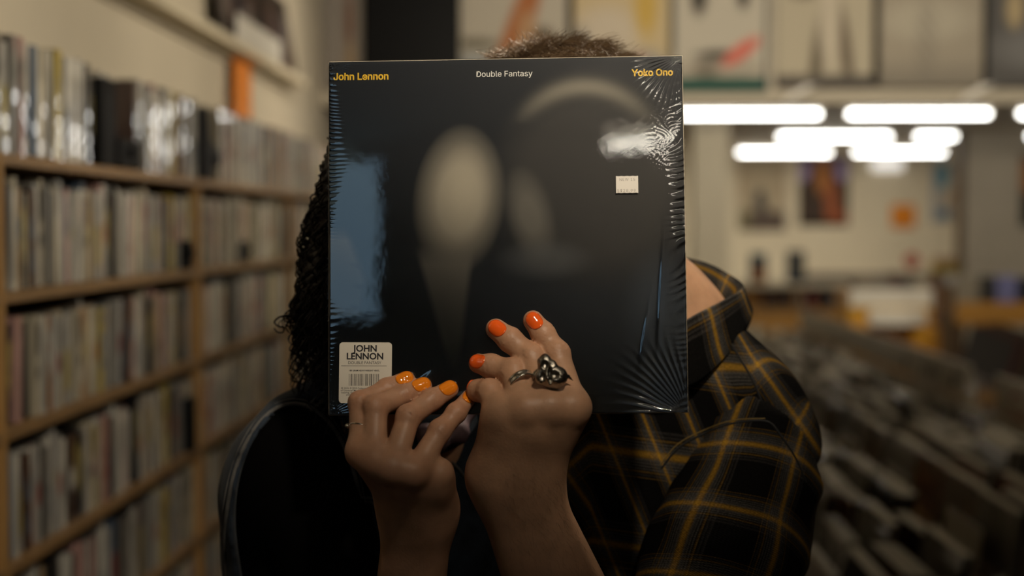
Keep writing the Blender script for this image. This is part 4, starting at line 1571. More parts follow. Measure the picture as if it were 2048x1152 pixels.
# ------------------------------------------------------------------ people
def skin_mat(name, col, knuck):
    m = mat(name, col, 0.46, bump=0.12, bscale=420, spec=0.4)
    N, L = nodes_of(m)
    b = N['Principled BSDF']
    a = N.new('ShaderNodeAttribute')
    a.attribute_name = 'tint'
    nz = N.new('ShaderNodeTexNoise')
    nz.inputs['Scale'].default_value = 55
    nz.inputs['Detail'].default_value = 5
    tc = N.new('ShaderNodeTexCoord')
    L.new(tc.outputs['Object'], nz.inputs['Vector'])
    rp = N.new('ShaderNodeMapRange')
    rp.inputs['From Min'].default_value = 0.3
    rp.inputs['From Max'].default_value = 0.7
    rp.inputs['To Min'].default_value = 0.86
    rp.inputs['To Max'].default_value = 1.12
    L.new(nz.outputs[0], rp.inputs['Value'])
    mx = N.new('ShaderNodeVectorMath')
    mx.operation = 'SCALE'
    L.new(a.outputs['Color'], mx.inputs[0])
    L.new(rp.outputs[0], mx.inputs['Scale'])
    L.new(mx.outputs[0], b.inputs['Base Color'])
    b.inputs['Subsurface Weight'].default_value = 0.12
    b.inputs['Subsurface Radius'].default_value = (0.006, 0.002, 0.001)
    b.inputs['Subsurface Scale'].default_value = 0.6
    return m


class Finger:
    def __init__(s, pts, rad, dorsal):
        s.p = [np.asarray(q, float) for q in pts]
        s.r = rad
        s.n = np.asarray(dorsal, float) / np.linalg.norm(dorsal)

    def sdf(s):
        fs = [cap(s.p[i], s.p[i + 1], s.r[i], s.r[i + 1]) for i in range(len(s.p) - 1)]
        base = union(fs, 0.004)
        # knuckle pads on the back of the joints
        bumps = []
        for i in range(1, len(s.p) - 1):
            bumps.append(ell(s.p[i] + s.n * s.r[i] * 0.22, [s.r[i] * 0.88] * 3))
        return union([base] + bumps, 0.005)


TOW = -cf   # towards the viewer


def hand_sdf(fingers, wrist, elbow, rw, re, palm_r, extra, flat_axis, k_palm=0.016, grooves=0.0009):
    fs = [f.sdf() for f in fingers]
    mets = []
    for i, f in enumerate(fingers):
        mets.append(cap(wrist + (f.p[0] - np.mean([g.p[0] for g in fingers], axis=0)) * 0.45, f.p[0], palm_r, f.r[0] * 1.02))
    a = flat_axis / np.linalg.norm(flat_axis)
    arm = [cap(wrist + a * rw * 0.52, elbow + a * re * 0.35, rw * 0.74, re * 0.86), cap(wrist - a * rw * 0.52, elbow - a * re * 0.35, rw * 0.74, re * 0.86)]
    palm = union(mets + extra, k_palm)
    armf = union(arm, 0.02)
    heads = [ell(f.p[0] + f.n * f.r[0] * 0.26, [f.r[0] * 0.90] * 3) for f in fingers]

    def f(p):
        d = smin(palm(p), armf(p), 0.03)
        for h in heads:
            d = smin(d, h(p), 0.010)
        g = None
        for q in fs:
            e = q(p)
            g = e if g is None else smin(g, e, 0.0022)
        d = smin(d, g, 0.0075)
        return d
    # fine creases over the finger joints, tendons and veins
    def fine(p):
        d = f(p)
        near = np.abs(d) < 0.004
        if near.any():
            q = p[near]
            add = np.zeros(len(q), np.float32)
            for fg in fingers:
                for i in range(1, len(fg.p) - 1):
                    ax = fg.p[i + 1] - fg.p[i - 1]
                    ax = (ax / np.linalg.norm(ax)).astype(np.float32)
                    e = q - fg.p[i].astype(np.float32)
                    t = e @ ax
                    rr = np.sqrt(np.maximum(np.einsum('ij,ij->i', e, e) - t * t, 0))
                    w = np.exp(-(t / 0.0055) ** 2) * (rr < fg.r[i] * 1.7) * np.clip(e @ fg.n.astype(np.float32) / fg.r[i] + 0.2, 0, 1)
                    side = np.cross(ax, fg.n)
                    add += w * grooves * 0.5 * (np.sin(t * 2100 + (e @ side.astype(np.float32)) * 120) - 0.2)
            d[near] += add
        return d
    return fine


def tint_skin(v, base, joints, red=(1.12, 0.80, 0.72), rad=0.011, amount=0.55):
    c = np.tile(np.array(base, float), (len(v), 1))
    w = np.zeros(len(v))
    for q in joints:
        w = np.maximum(w, np.exp(-(np.linalg.norm(v - q, axis=1) / rad) ** 2))
    return c * (1 + (np.array(red) - 1)[None] * (w * amount)[:, None])


def nail(f, fg, m, parent, w=0.66, l0=-0.25, l1=0.98, tilt=0.0, lift=0.00055):
    """a curved fingernail laid on the back of the finger tip"""
    tip, dip, r = fg.p[-1], fg.p[-2], fg.r[-1]
    d = (tip - dip) / np.linalg.norm(tip - dip)
    n = fg.n - d * (fg.n @ d)
    n /= np.linalg.norm(n)
    s_ = np.cross(d, n)
    n, s_ = n * math.cos(tilt) + s_ * math.sin(tilt), s_ * math.cos(tilt) - n * math.sin(tilt)
    nu, nv = 11, 13
    pts = []
    for j in range(nv):
        q = j / (nv - 1)
        y = l0 + (l1 - l0) * q
        e = abs(2 * q - 1)
        ww = w * (1 - (0.35 if q < 0.5 else 0.45) * e ** 3)
        for i in range(nu):
            x = 2 * i / (nu - 1) - 1
            yy = y + (0.12 * (1 - x * x) if q > 0.5 else -0.16 * (1 - x * x)) * e * e
            pts.append(tip + s_ * x * ww * r * 1.02 + d * yy * r + n * r * 1.8)
    p = np.array(pts)
    for _ in range(50):
        p -= n * np.maximum(f(p.astype(np.float32)), 0)[:, None] * 0.85
    c0 = p.mean(0)
    xs = np.abs(np.tile(np.linspace(-1, 1, nu), nv))
    top = p + n * (lift * (1 - 0.75 * xs ** 4))[:, None] + n * 0.0002
    bot = p - n * 0.0005
    k = nu * nv
    i, j = np.meshgrid(np.arange(nv - 1), np.arange(nu - 1), indexing='ij')
    a = (i * nu + j).ravel()
    q = np.stack([a, a + 1, a + nu + 1, a + nu], 1)
    fc = [tuple(x) for x in q] + [tuple(x[::-1] + k) for x in q]
    ring = list(range(nu)) + [t * nu + nu - 1 for t in range(1, nv)] + [(nv - 1) * nu + t for t in range(nu - 2, -1, -1)] + [t * nu for t in range(nv - 2, 0, -1)]
    for t in range(len(ring)):
        b, c = ring[t], ring[(t + 1) % len(ring)]
        fc.append((b, b + k, c + k, c))
    return obj('fingernail', mesh_np('fingernail', np.concatenate([top, bot]), fc, True), m, parent)


def ring_band(c, ax, r, w, t, m, parent, name='ring', flatten=1.0, n=40):
    ax = ax / np.linalg.norm(ax)
    u = np.cross(ax, [0.2, 0.3, 0.9])
    u /= np.linalg.norm(u)
    q = np.cross(ax, u)
    prof = [(-w / 2, 0), (-w / 2, t * 0.7), (-w * 0.3, t), (-w * 0.16, t * 0.72), (w * 0.16, t * 0.72), (w * 0.3, t), (w / 2, t * 0.7), (w / 2, 0)] if w > 0.003 else [(-w / 2, 0), (-w * 0.3, t), (w * 0.3, t), (w / 2, 0)]
    k = len(prof)
    v, f = [], []
    for i in range(n):
        a = 2 * math.pi * i / n
        rad = math.cos(a) * u + math.sin(a) * q
        for (x, h) in prof:
            v.append(c + ax * x + rad * (r + h))
    for i in range(n):
        for j in range(k):
            f.append((i * k + j, i * k + (j + 1) % k, ((i + 1) % n) * k + (j + 1) % k, ((i + 1) % n) * k + j))
    return obj(name, mesh_np(name, v, f, True), m, parent)


def head_sdf(c, fwd, up, s=1.0, man=True):
    """a whole head with face: eyes, nose, mouth, chin, ears; c is the centre at eye height"""
    fwd = fwd / np.linalg.norm(fwd)
    up = up - fwd * (up @ fwd)
    up /= np.linalg.norm(up)
    rt = np.cross(fwd, up)
    R = np.stack([rt, fwd, up], 1).astype(np.float32)      # columns: local axes in world
    j = 1.06 if man else 0.94
    base = union([ell((0, -0.014, 0.035), (0.074, 0.094, 0.086)), ell((0, 0.022, -0.040), (0.057 * j, 0.064, 0.078)), ell((0, 0.060, -0.098), (0.024 * j, 0.02, 0.018)),
                  cap((-0.04 * j, 0.01, -0.075), (-0.012, 0.062, -0.098), 0.022, 0.018), cap((0.04 * j, 0.01, -0.075), (0.012, 0.062, -0.098), 0.022, 0.018),
                  ell((-0.036, 0.058, -0.022), (0.022, 0.02, 0.018)), ell((0.036, 0.058, -0.022), (0.022, 0.02, 0.018))], 0.03)
    brow = union([cap((-0.042, 0.068, 0.020), (-0.010, 0.080, 0.016), 0.008), cap((0.042, 0.068, 0.020), (0.010, 0.080, 0.016), 0.008)], 0.008)
    sock = union([ell((-0.031, 0.090, 0.002), (0.015, 0.013, 0.010)), ell((0.031, 0.090, 0.002), (0.015, 0.013, 0.010))], 0.002)
    eyes = union([ell((-0.031, 0.073, 0.001), (0.0122,) * 3), ell((0.031, 0.073, 0.001), (0.0122,) * 3)], 0.001)
    nose = union([cap((0, 0.080, 0.012), (0, 0.104, -0.030), 0.007, 0.0105), ell((-0.012, 0.092, -0.034), (0.008, 0.010, 0.007)), ell((0.012, 0.092, -0.034), (0.008, 0.010, 0.007))], 0.008)
    lips = union([ell((0, 0.083, -0.060), (0.022, 0.010, 0.0055)), ell((0, 0.082, -0.070), (0.019, 0.010, 0.0065))], 0.002)
    ears = union([minus(ell((sx * 0.078, -0.008, -0.006), (0.008, 0.021, 0.033)), ell((sx * 0.086, -0.002, -0.004), (0.006, 0.010, 0.018)), 0.004) for sx in (-1, 1)], 0.002)

    def f(p):
        q = ((p - c.astype(np.float32)) @ R) / s
        d = smin(base(q), brow(q), 0.014)
        d = -smin(-d, sock(q), 0.008)
        d = smin(d, eyes(q), 0.0015)
        d = smin(d, nose(q), 0.012)
        d = smin(d, lips(q), 0.004)
        d = smin(d, ears(q), 0.006)
        return d * s
    return f, R


def join_parts(name, parts, base, joints):
    """several overlapping surfaces of one body as one mesh"""
    vs, fs, b = [], [], 0
    for v, q in parts:
        vs.append(v)
        fs.append(q + b)
        b += len(v)
    v = np.concatenate(vs)
    me = mesh_np(name, v, np.concatenate(fs), True)
    colour_attr(me, 'tint', tint_skin(v, base, joints))
    return me


chrome = mat('silver', (0.62, 0.58, 0.50), 0.22, metal=1.0, bump=0.3, bscale=260)

# ================================================================== the woman
def PA(px, py, n):
    """a point n in front of the album plane, seen at a picture position"""
    ray = cf + (px - 1024) / FPX * cr - (py - 576) / FPX * cu
    t = ((AC - EYE) @ AN + n) / (ray @ AN)
    return EYE + ray * t


wn = TOW + V(0, 0, 0.35)
W_idx = Finger([P(722, 904, 1.196), PA(721, 806, 0.026), PA(775, 778, 0.0125), PA(813, 759, 0.0088)], [0.0105, 0.0096, 0.0086, 0.0076], wn + V(-0.25, 0, 0.1))
W_mid = Finger([P(748, 922, 1.188), PA(751, 814, 0.034), PA(811, 789, 0.015), PA(846, 772, 0.0092)], [0.0110, 0.0099, 0.0089, 0.0079], wn + V(-0.2, 0, 0.15))
W_rng = Finger([P(784, 937, 1.184), PA(817, 834, 0.034), PA(864, 800, 0.017), PA(899, 779, 0.0095)], [0.0110, 0.0099, 0.0089, 0.0080], wn + V(-0.2, 0, 0.15))
W_pin = Finger([P(827, 946, 1.186), PA(880, 862, 0.030), PA(913, 826, 0.020), PA(939, 794, 0.0092)], [0.0104, 0.0092, 0.0080, 0.0069], wn + V(-0.35, 0, 0.1))
W_fing = [W_idx, W_mid, W_rng, W_pin]
W_wrist = P(838, 1022, 1.243)
W_elb = P(790, 1450, 1.31)
W_hold = P(826, 1150, 1.262)
thumb = Finger([P(790, 985, 1.245), P(772, 905, 1.272), P(782, 850, 1.276), P(790, 800, 1.2665)], [0.0125, 0.0098, 0.0090, 0.0075], -TOW)
extra = [cap(P(880, 945, 1.200), P(870, 1000, 1.238), 0.0105, 0.0125), cap(P(760, 930, 1.205), P(800, 1010, 1.242), 0.010, 0.013), ell(P(876, 962, 1.215), (0.011, 0.02, 0.018))]
W_hand = hand_sdf(W_fing, W_wrist, W_hold + (W_elb - W_hold) * 0.35, 0.0235, 0.0265, 0.012, extra + [cap(P(815, 960, 1.205), W_wrist, 0.014, 0.017)], cr)
tf = thumb.sdf()
W_handf = lambda p: smin(W_hand(p), tf(p), 0.006)
lo = np.min([q for f in W_fing for q in f.p] + [P(770, 1230, 1.26)] + thumb.p, axis=0) - 0.03
hi = np.max([q for f in W_fing for q in f.p] + [P(890, 1230, 1.26)] + thumb.p, axis=0) + 0.03
w_hand_surf = surf(W_handf, lo, hi, 0.00155)

W_hc = P(858, 385, 1.455)
W_head, W_R = head_sdf(W_hc, V(0.66, -0.62, 0.05), V(0.10, 0, 1), 0.96, False)
W_neckb = P(770, 690, 1.475)
w_neck = cap(W_hc + W_R @ np.array((0, -0.03, -0.08), np.float32), W_neckb, 0.048, 0.052)
W_chest = P(735, 1010, 1.50)
w_bust = union([w_neck, cap(P(720, 830, 1.48), P(880, 820, 1.50), 0.032), ell(P(770, 900, 1.485), (0.095, 0.070, 0.08))], 0.04)
w_up = lambda p: smin(W_head(p), w_bust(p), 0.02)
bust_surf = surf(w_up, W_hc + [-0.20, -0.16, -0.36], W_hc + [0.22, 0.17, 0.14], 0.0042)
W_shl = P(590, 940, 1.44)
floor_w = V(W_chest[0], W_chest[1] + 0.02, 0)
w_low = union([ell(V(W_chest[0], W_chest[1], 1.17), (0.125, 0.085, 0.20)), ell(V(W_chest[0], W_chest[1] + 0.02, 0.93), (0.145, 0.10, 0.14)),
               cap(V(W_chest[0] - 0.075, W_chest[1] + 0.02, 0.86), V(W_chest[0] - 0.085, W_chest[1] + 0.02, 0.47), 0.075, 0.05), cap(V(W_chest[0] - 0.085, W_chest[1] + 0.02, 0.47), V(W_chest[0] - 0.09, W_chest[1] + 0.04, 0.07), 0.05, 0.034),
               cap(V(W_chest[0] + 0.075, W_chest[1] + 0.02, 0.86), V(W_chest[0] + 0.085, W_chest[1] + 0.02, 0.47), 0.075, 0.05), cap(V(W_chest[0] + 0.085, W_chest[1] + 0.02, 0.47), V(W_chest[0] + 0.09, W_chest[1] + 0.04, 0.07), 0.05, 0.034),
               cap(W_shl, W_elb, 0.042, 0.034), cap(W_elb, W_hold, 0.034, 0.024), cap(P(940, 900, 1.54), P(1020, 1300, 1.62), 0.042, 0.034), cap(P(1020, 1300, 1.62), V(W_chest[0] + 0.2, W_chest[1] + 0.0, 0.85), 0.034, 0.024)], 0.04)
low_surf = surf(w_low, V(W_chest[0] - 0.25, W_chest[1] - 0.28, 0.03), V(W_chest[0] + 0.36, W_chest[1] + 0.26, 1.36), 0.011)
m_wskin = skin_mat('skin_woman', (0.5, 0.3, 0.2), 0)
wj = [q for f in W_fing for q in f.p[:3]] + [f.p[-1] for f in W_fing]
woman = obj('person', join_parts('person', [w_hand_surf, bust_surf, low_surf], (0.45, 0.250, 0.152), wj), m_wskin)
tag(woman, 'person with dark curly hair, denim vest and orange nails, holding the cover', 'person')
m_onail = mat('orange_varnish', (0.90, 0.25, 0.012), 0.12, coat=1.0)
nail(W_handf, W_idx, m_onail, woman, 0.80, -1.05, 0.72, tilt=0.10)
nail(W_handf, W_mid, m_onail, woman, 0.82, -1.15, 0.72, tilt=0.10)
nail(W_handf, W_rng, m_onail, woman, 0.84, -1.15, 0.74, tilt=0.10)
nail(W_handf, W_pin, m_onail, woman, 0.78, -1.25, 0.70, tilt=0.45)
rc = W_idx.p[0] * 0.52 + W_idx.p[1] * 0.48
ax = W_idx.p[1] - W_idx.p[0] + V(0.012, 0, 0.0)
rg = ring_band(rc, ax, 0.0098, 0.0016, 0.0009, chrome, woman)
mb = MB()
gp = rc - cr * 0.0112 + TOW * 0.002 + cu * 0.002
mb.cyl(gp + TOW * -0.002, gp + TOW * 0.003, 0.0024, 0.0018, 10)
mb.build('ring_setting', chrome, rg, True)

# black top: body, shoulder and sleeve
W_cap_c = P(594, 988, 1.445)
w_cap = lambda g: ell(W_cap_c, (0.0725 + g, 0.085 + g, 0.089 + g))
w_armcap = lambda g: cap(W_cap_c, P(592, 1330, 1.44), 0.069 + g, 0.062 + g)
w_torso = lambda g: union([ell(V(W_chest[0], W_chest[1], W_chest[2] - 0.045), (0.155 + g, 0.105 + g, 0.155)), ell(V(W_chest[0], W_chest[1] + 0.01, 1.0), (0.150 + g, 0.11 + g, 0.20)),
                           cap(P(800, 715, 1.475), P(614, 854, 1.455), 0.042 + g, 0.040 + g), cap(P(800, 730, 1.49), P(930, 850, 1.52), 0.047 + g, 0.05 + g), ell(P(940, 930, 1.53), (0.06 + g, 0.075 + g, 0.09 + g))], 0.035)
hole_c = P(589, 1085, 1.345)
VM = np.stack([cr, cf, cu], 1).astype(np.float32)
hole = ell(hole_c, (0.0675, 0.34, 0.1335), VM)
w_sleeve = union([cap(P(592, 935, 1.43), P(700, 1230, 1.345), 0.052, 0.046), cap(P(700, 1230, 1.345), W_elb, 0.046, 0.043)], 0.03)
w_cuff = cap(W_elb, P(823, 1172, 1.268), 0.045, 0.033)
bt = union([w_torso(-0.008), w_cap(-0.010), w_armcap(-0.010)], 0.03)
neck_cut = ell(P(810, 735, 1.43), (0.062, 0.11, 0.075))
bt2 = minus(bt, neck_cut, 0.006)
topf = lambda p: smin(smin(bt2(p), w_sleeve(p), 0.02), w_cuff(p), 0.015)
v, q = surf(topf, V(W_chest[0] - 0.27, W_chest[1] - 0.27, 0.86), V(W_chest[0] + 0.27, W_chest[1] + 0.15, 1.46), 0.0052)
black_top = obj('black_top', mesh_np('black_top', v, q, True), mat('black_jersey', (0.0022, 0.0020, 0.0022), 0.9, spec=0.04, bump=0.2, bscale=300), woman)


def denim(name, col):
    m = mat(name, col, 0.8, spec=0.2, sheen=0.08)
    N, L = nodes_of(m)
    b = N['Principled BSDF']
    tc = N.new('ShaderNodeTexCoord')
    wv = N.new('ShaderNodeTexWave')
    wv.wave_type = 'BANDS'
    wv.bands_direction = 'DIAGONAL'
    wv.inputs['Scale'].default_value = 420
    wv.inputs['Distortion'].default_value = 1.5
    nz = N.new('ShaderNodeTexNoise')
    nz.inputs['Scale'].default_value = 38
    nz.inputs['Detail'].default_value = 7
    L.new(tc.outputs['Object'], wv.inputs['Vector'])
    L.new(tc.outputs['Object'], nz.inputs['Vector'])
    cr_ = N.new('ShaderNodeValToRGB')
    cr_.color_ramp.elements[0].position = 0.35
    cr_.color_ramp.elements[0].color = (*[c * 0.55 for c in col], 1)
    cr_.color_ramp.elements[1].position = 0.75
    cr_.color_ramp.elements[1].color = (*[min(c * 2.0, 1) for c in col], 1)
    L.new(nz.outputs[0], cr_.inputs[0])
    mx = N.new('ShaderNodeMix')
    mx.data_type = 'RGBA'
    mx.blend_type = 'MULTIPLY'
    mx.inputs[0].default_value = 0.35
    L.new(cr_.outputs[0], mx.inputs[6])
    L.new(wv.outputs[0], mx.inputs[7])
    L.new(mx.outputs[2], b.inputs['Base Color'])
    bp = N.new('ShaderNodeBump')
    bp.inputs['Strength'].default_value = 0.5
    bp.inputs['Distance'].default_value = 0.0006
    L.new(wv.outputs[0], bp.inputs['Height'])
    L.new(bp.outputs[0], b.inputs['Normal'])
    return m


m_denim = denim('dark_denim', (0.022, 0.031, 0.046))
m_seam = denim('denim_seam', (0.12, 0.115, 0.11))
vest_c = union([w_torso(0.0), w_cap(0.0), w_armcap(0.0)], 0.03)


def wrinkle(p, s_, k, amp):
    return amp * (np.sin(p[:, 0] * k + p[:, 2] * k * 0.6 + s_) * np.sin(p[:, 2] * k * 0.8 - p[:, 1] * k * 0.5 + s_ * 2))


front_open = ell(P(868, 860, 1.36), (0.032, 0.10, 0.10))
vest_f = lambda p: minus(minus(minus(lambda q: vest_c(q) + wrinkle(q, 1.0, 70, 0.0012), hole, 0.004), neck_cut, 0.006), front_open, 0.006)(p)
v, q = surf(vest_f, V(W_chest[0] - 0.27, W_chest[1] - 0.22, 0.88), V(W_chest[0] + 0.27, W_chest[1] + 0.17, 1.50), 0.0042)
vest = obj('denim_vest', mesh_np('denim_vest', v, q, True), m_denim, woman)
vest['label'] = 'sleeveless dark blue denim vest'


def seam_on(f, pts, m, parent, name='seam', r=0.0011, n=6, d0=1.1, double=0.0, closed=False):
    pp = catmull(pts, n, closed)
    w, ok = march(f, pp[:, 0], pp[:, 1], d0, 1.75)
    w = w[ok]
    if len(w) < 4:
        return None
    w = w + TOW * r * 0.25
    v, q = tubes([(w, r)], 6)
    return obj(name, mesh_np(name, v, q, True), m, parent)


# rolled rim of the armhole
ang = np.linspace(math.radians(-52), math.radians(232), 90)
rim = [(589 + 138.5 * math.cos(a), 1084 - 277 * math.sin(a)) for a in ang]
v_out = vest_c
seam_on(lambda p: np.maximum(v_out(p), -1) , rim, m_seam, vest, 'armhole_rim', 0.0021, 1)
rim2 = [(589 + 147 * math.cos(a), 1084 - 286 * math.sin(a)) for a in ang[18:75]]
seam_on(v_out, rim2[::4], m_seam, vest, 'stitch_line', 0.0007, 4)
seam_on(v_out, [(648, 838), (640, 826), (628, 818)], m_seam, vest, 'stitch_line', 0.0008)
seam_on(v_out, [(612, 812), (640, 790), (658, 780)], m_seam, vest, 'shoulder_seam', 0.0011)
seam_on(v_out, [(620, 822), (648, 800), (660, 792)], m_seam, vest, 'shoulder_seam', 0.0009)
seam_on(v_out, [(710, 994), (750, 996), (790, 990)], m_seam, vest, 'chest_seam', 0.0011)
seam_on(v_out, [(712, 1002), (750, 1004), (790, 999)], m_seam, vest, 'chest_seam', 0.0008)
seam_on(v_out, [(745, 1006), (765, 1030), (785, 1055)], m_seam, vest, 'pocket_seam', 0.0009)
seam_on(v_out, [(680, 830), (700, 890), (712, 960)], m_seam, vest, 'stitch_line', 0.0008)
seam_on(v_out, [(884, 905), (905, 925), (930, 955), (942, 985)], m_seam, vest, 'placket_edge', 0.0014)

# vest collar standing around the neck
def collar(name, fold, outer, inner, m, parent, thick=0.0022, mm=10):
    F, O, I = (catmull(c, mm, True) for c in (fold, outer, inner))
    rows = [I, I * 0.5 + F * 0.5, I * 0.08 + F * 0.92, F + (F - I) * 0.03, F * 0.94 + O * 0.06 + (F - I) * 0.02, F * 0.7 + O * 0.3, F * 0.35 + O * 0.65, O]
    n = len(F)
    v = np.concatenate(rows)
    i, j = np.meshgrid(np.arange(len(rows) - 1), np.arange(n), indexing='ij')
    a, b = (i * n + j).ravel(), (i * n + (j + 1) % n).ravel()
    q = np.stack([a, b, b + n, a + n], 1)
    o = obj(name, mesh_np(name, v, q, True), m, parent)
    md = o.modifiers.new('thickness', 'SOLIDIFY')
    md.thickness = thick
    md.offset = 1
    sd = o.modifiers.new('smooth', 'SUBSURF')
    sd.levels = sd.render_levels = 1
    return o


fold = [P(637, 712, 1.50), P(660, 742, 1.44), P(720, 800, 1.40), P(800, 850, 1.385), P(900, 800, 1.43), P(920, 720, 1.52), P(780, 670, 1.575)]
outer = [P(615, 742, 1.50), P(655, 800, 1.425), P(700, 865, 1.385), P(790, 925, 1.375), P(935, 880, 1.43), P(965, 760, 1.54), P(780, 745, 1.60)]
inner = [P(690, 735, 1.48), P(710, 765, 1.45), P(745, 800, 1.42), P(800, 830, 1.405), P(860, 790, 1.44), P(870, 720, 1.50), P(780, 715, 1.54)]
collar('vest_collar', fold, outer, inner, m_denim, woman)
# patterned scarf at the throat
m_sc = mat('patterned_scarf', (0.16, 0.10, 0.12), 0.7, var=0.6, vscale=60)
pts = catmull([P(800, 840, 1.415), P(850, 868, 1.395), P(880, 880, 1.39), P(920, 860, 1.41), P(935, 800, 1.45)], 8)
v, q = tubes([(pts, 0.010 + 0.003 * np.sin(np.arange(len(pts)) * 0.9))], 8)
obj('scarf', mesh_np('scarf', v, q, True), m_sc, woman)
# trousers and shoes
wx, wy = W_chest[0], W_chest[1] + 0.02


def trousers(parent, cx, cy, hip, wid, m, zt, lg=0.09):
    f = union([ell(V(cx, cy, hip), (wid, 0.115, 0.15)), cap(V(cx - lg * 0.85, cy, hip - 0.06), V(cx - lg, cy, 0.48), 0.088, 0.066), cap(V(cx - lg, cy, 0.48), V(cx - lg, cy + 0.02, 0.09), 0.066, 0.062), cap(V(cx + lg * 0.85, cy, hip - 0.06), V(cx + lg, cy, 0.48), 0.088, 0.066), cap(V(cx + lg, cy, 0.48), V(cx + lg, cy + 0.02, 0.09), 0.066, 0.062)], 0.03)
    v, q = surf(f, V(cx - 0.24, cy - 0.17, 0.0), V(cx + 0.24, cy + 0.17, zt), 0.012)
    obj('trousers', mesh_np('trousers', v, q, True), m, parent)
    for s_ in (-1, 1):
        c = V(cx + s_ * lg, cy, 0)
        f2 = union([cap(c + [0, 0.04, 0.045], c + [0, -0.13, 0.032], 0.045, 0.036), cap(c + [0, 0.03, 0.05], c + [0, 0.02, 0.10], 0.045, 0.048)], 0.03)
        v, q = surf(lambda p: np.maximum(f2(p), 0.001 - p[:, 2]), c + [-0.08, -0.22, -0.01], c + [0.08, 0.12, 0.15], 0.008)
        obj('shoe', mesh_np('shoe', v, q, True), M['black'], parent)


trousers(woman, wx, wy, 0.93, 0.155, mat('black_trousers', (0.01, 0.01, 0.012), 0.8), 1.06)

# curly hair
m_hair_w = mat('dark_curls', (0.0075, 0.0048, 0.0034), 0.5, spec=0.3)
rs = np.random.default_rng(9)
hair_f = union([ell(P(852, 352, 1.425), (0.100, 0.100, 0.112)), ell(P(738, 500, 1.44), (0.056, 0.085, 0.085)), ell(P(706, 612, 1.44), (0.050, 0.075, 0.060))], 0.035)
face_cut = ell(W_hc + W_R @ np.array((0, 0.085, -0.03), np.float32), (0.06, 0.07, 0.10))
hair_l = lambda p: hair_f(p) + 0.0035 * np.sin(p[:, 0] * 330 + 2 * np.sin(p[:, 2] * 160)) * np.sin(p[:, 1] * 310 + 2 * np.sin(p[:, 0] * 140)) + 0.002 * np.sin(p[:, 2] * 520 + p[:, 1] * 200)
hv, hq = surf(minus(hair_l, face_cut, 0.02), W_hc + [-0.24, -0.16, -0.24], W_hc + [0.16, 0.18, 0.17], 0.0045)
paths = []
# root points spread over the mass
idx = rs.permutation(len(hv))[:1500]
cen = P(790, 430, 1.44)
for i in idx:
    p0 = hv[i]
    if p0[0] > W_hc[0] + 0.05: continue
    out = p0 - cen
    out[2] *= 0.4
    out /= np.linalg.norm(out) + 1e-9
    L_ = rs.uniform(0.05, 0.09)
    turns = rs.uniform(1.5, 3.0)
    rad = rs.uniform(0.0035, 0.0075)
    t = np.linspace(0, 1, 26)
    ph = rs.uniform(0, 6.28)
    down = V(0, 0, -1)
    axis = np.outer(t, down * L_ * 0.9) + np.outer(np.sin(t * 2.2) * 0.35, out * L_ * 0.55)
    side = np.cross(down, out)
    hel = np.outer(np.cos(ph + t * turns * 6.28), out * rad) + np.outer(np.sin(ph + t * turns * 6.28), side * rad)
    pts = p0 - out * 0.008 + axis + hel
    paths.append((pts, 0.0010 * (1.15 - 0.7 * t)))
# the loose ringlets that stand out at the shoulder
loose = [((620, 570), (592, 640)), ((608, 590), (588, 660)), ((624, 600), (602, 690)), ((598, 600), (580, 650)), ((640, 640), (622, 706)), ((622, 540), (604, 600)), ((612, 620), (592, 680)), ((615, 480), (608, 540)), ((622, 430), (612, 500)), ((632, 660), (640, 712)), ((620, 500), (606, 570)), ((650, 680), (645, 716)), ((640, 400), (622, 450)), ((652, 380), (636, 430)), ((650, 420), (632, 520)), ((640, 520), (622, 600)), ((645, 560), (625, 660))]
for k_, ((a, b), (c, d)) in enumerate(loose):
    for q_ in range(9):
        p0, p1 = P(a + rs.normal(0, 5), b + rs.normal(0, 6), 1.43), P(c + rs.normal(0, 6), d + rs.normal(0, 6), 1.425)
        t = np.linspace(0, 1, 30)
        rad = rs.uniform(0.004, 0.0085)
        ph, tn = rs.uniform(0, 6.28), rs.uniform(1.6, 2.8)
        pts = p0 + np.outer(t, p1 - p0) + np.outer(np.cos(ph + t * tn * 6.28), cr * rad) + np.outer(np.sin(ph + t * tn * 6.28), (cf * 0.6 + cu * 0.5) * rad)
        paths.append((pts, 0.0009 * (1.1 - 0.6 * t)))
s_curl = catmull([P(596, 640, 1.425), P(580, 632, 1.424), P(560, 634, 1.424), P(549, 644, 1.424), P(556, 652, 1.424), P(567, 655, 1.424), P(566, 664, 1.424), P(555, 664, 1.424), P(548, 656, 1.424)], 6)
paths.append((s_curl, np.linspace(0.0012, 0.0007, len(s_curl))))
tv, tq = tubes(paths, 5)
hair = obj('hair', mesh_np('hair', np.concatenate([hv, tv]), np.concatenate([hq, tq + len(hv)]), True), m_hair_w, woman)
hair['label'] = 'dark curly shoulder-length hair'
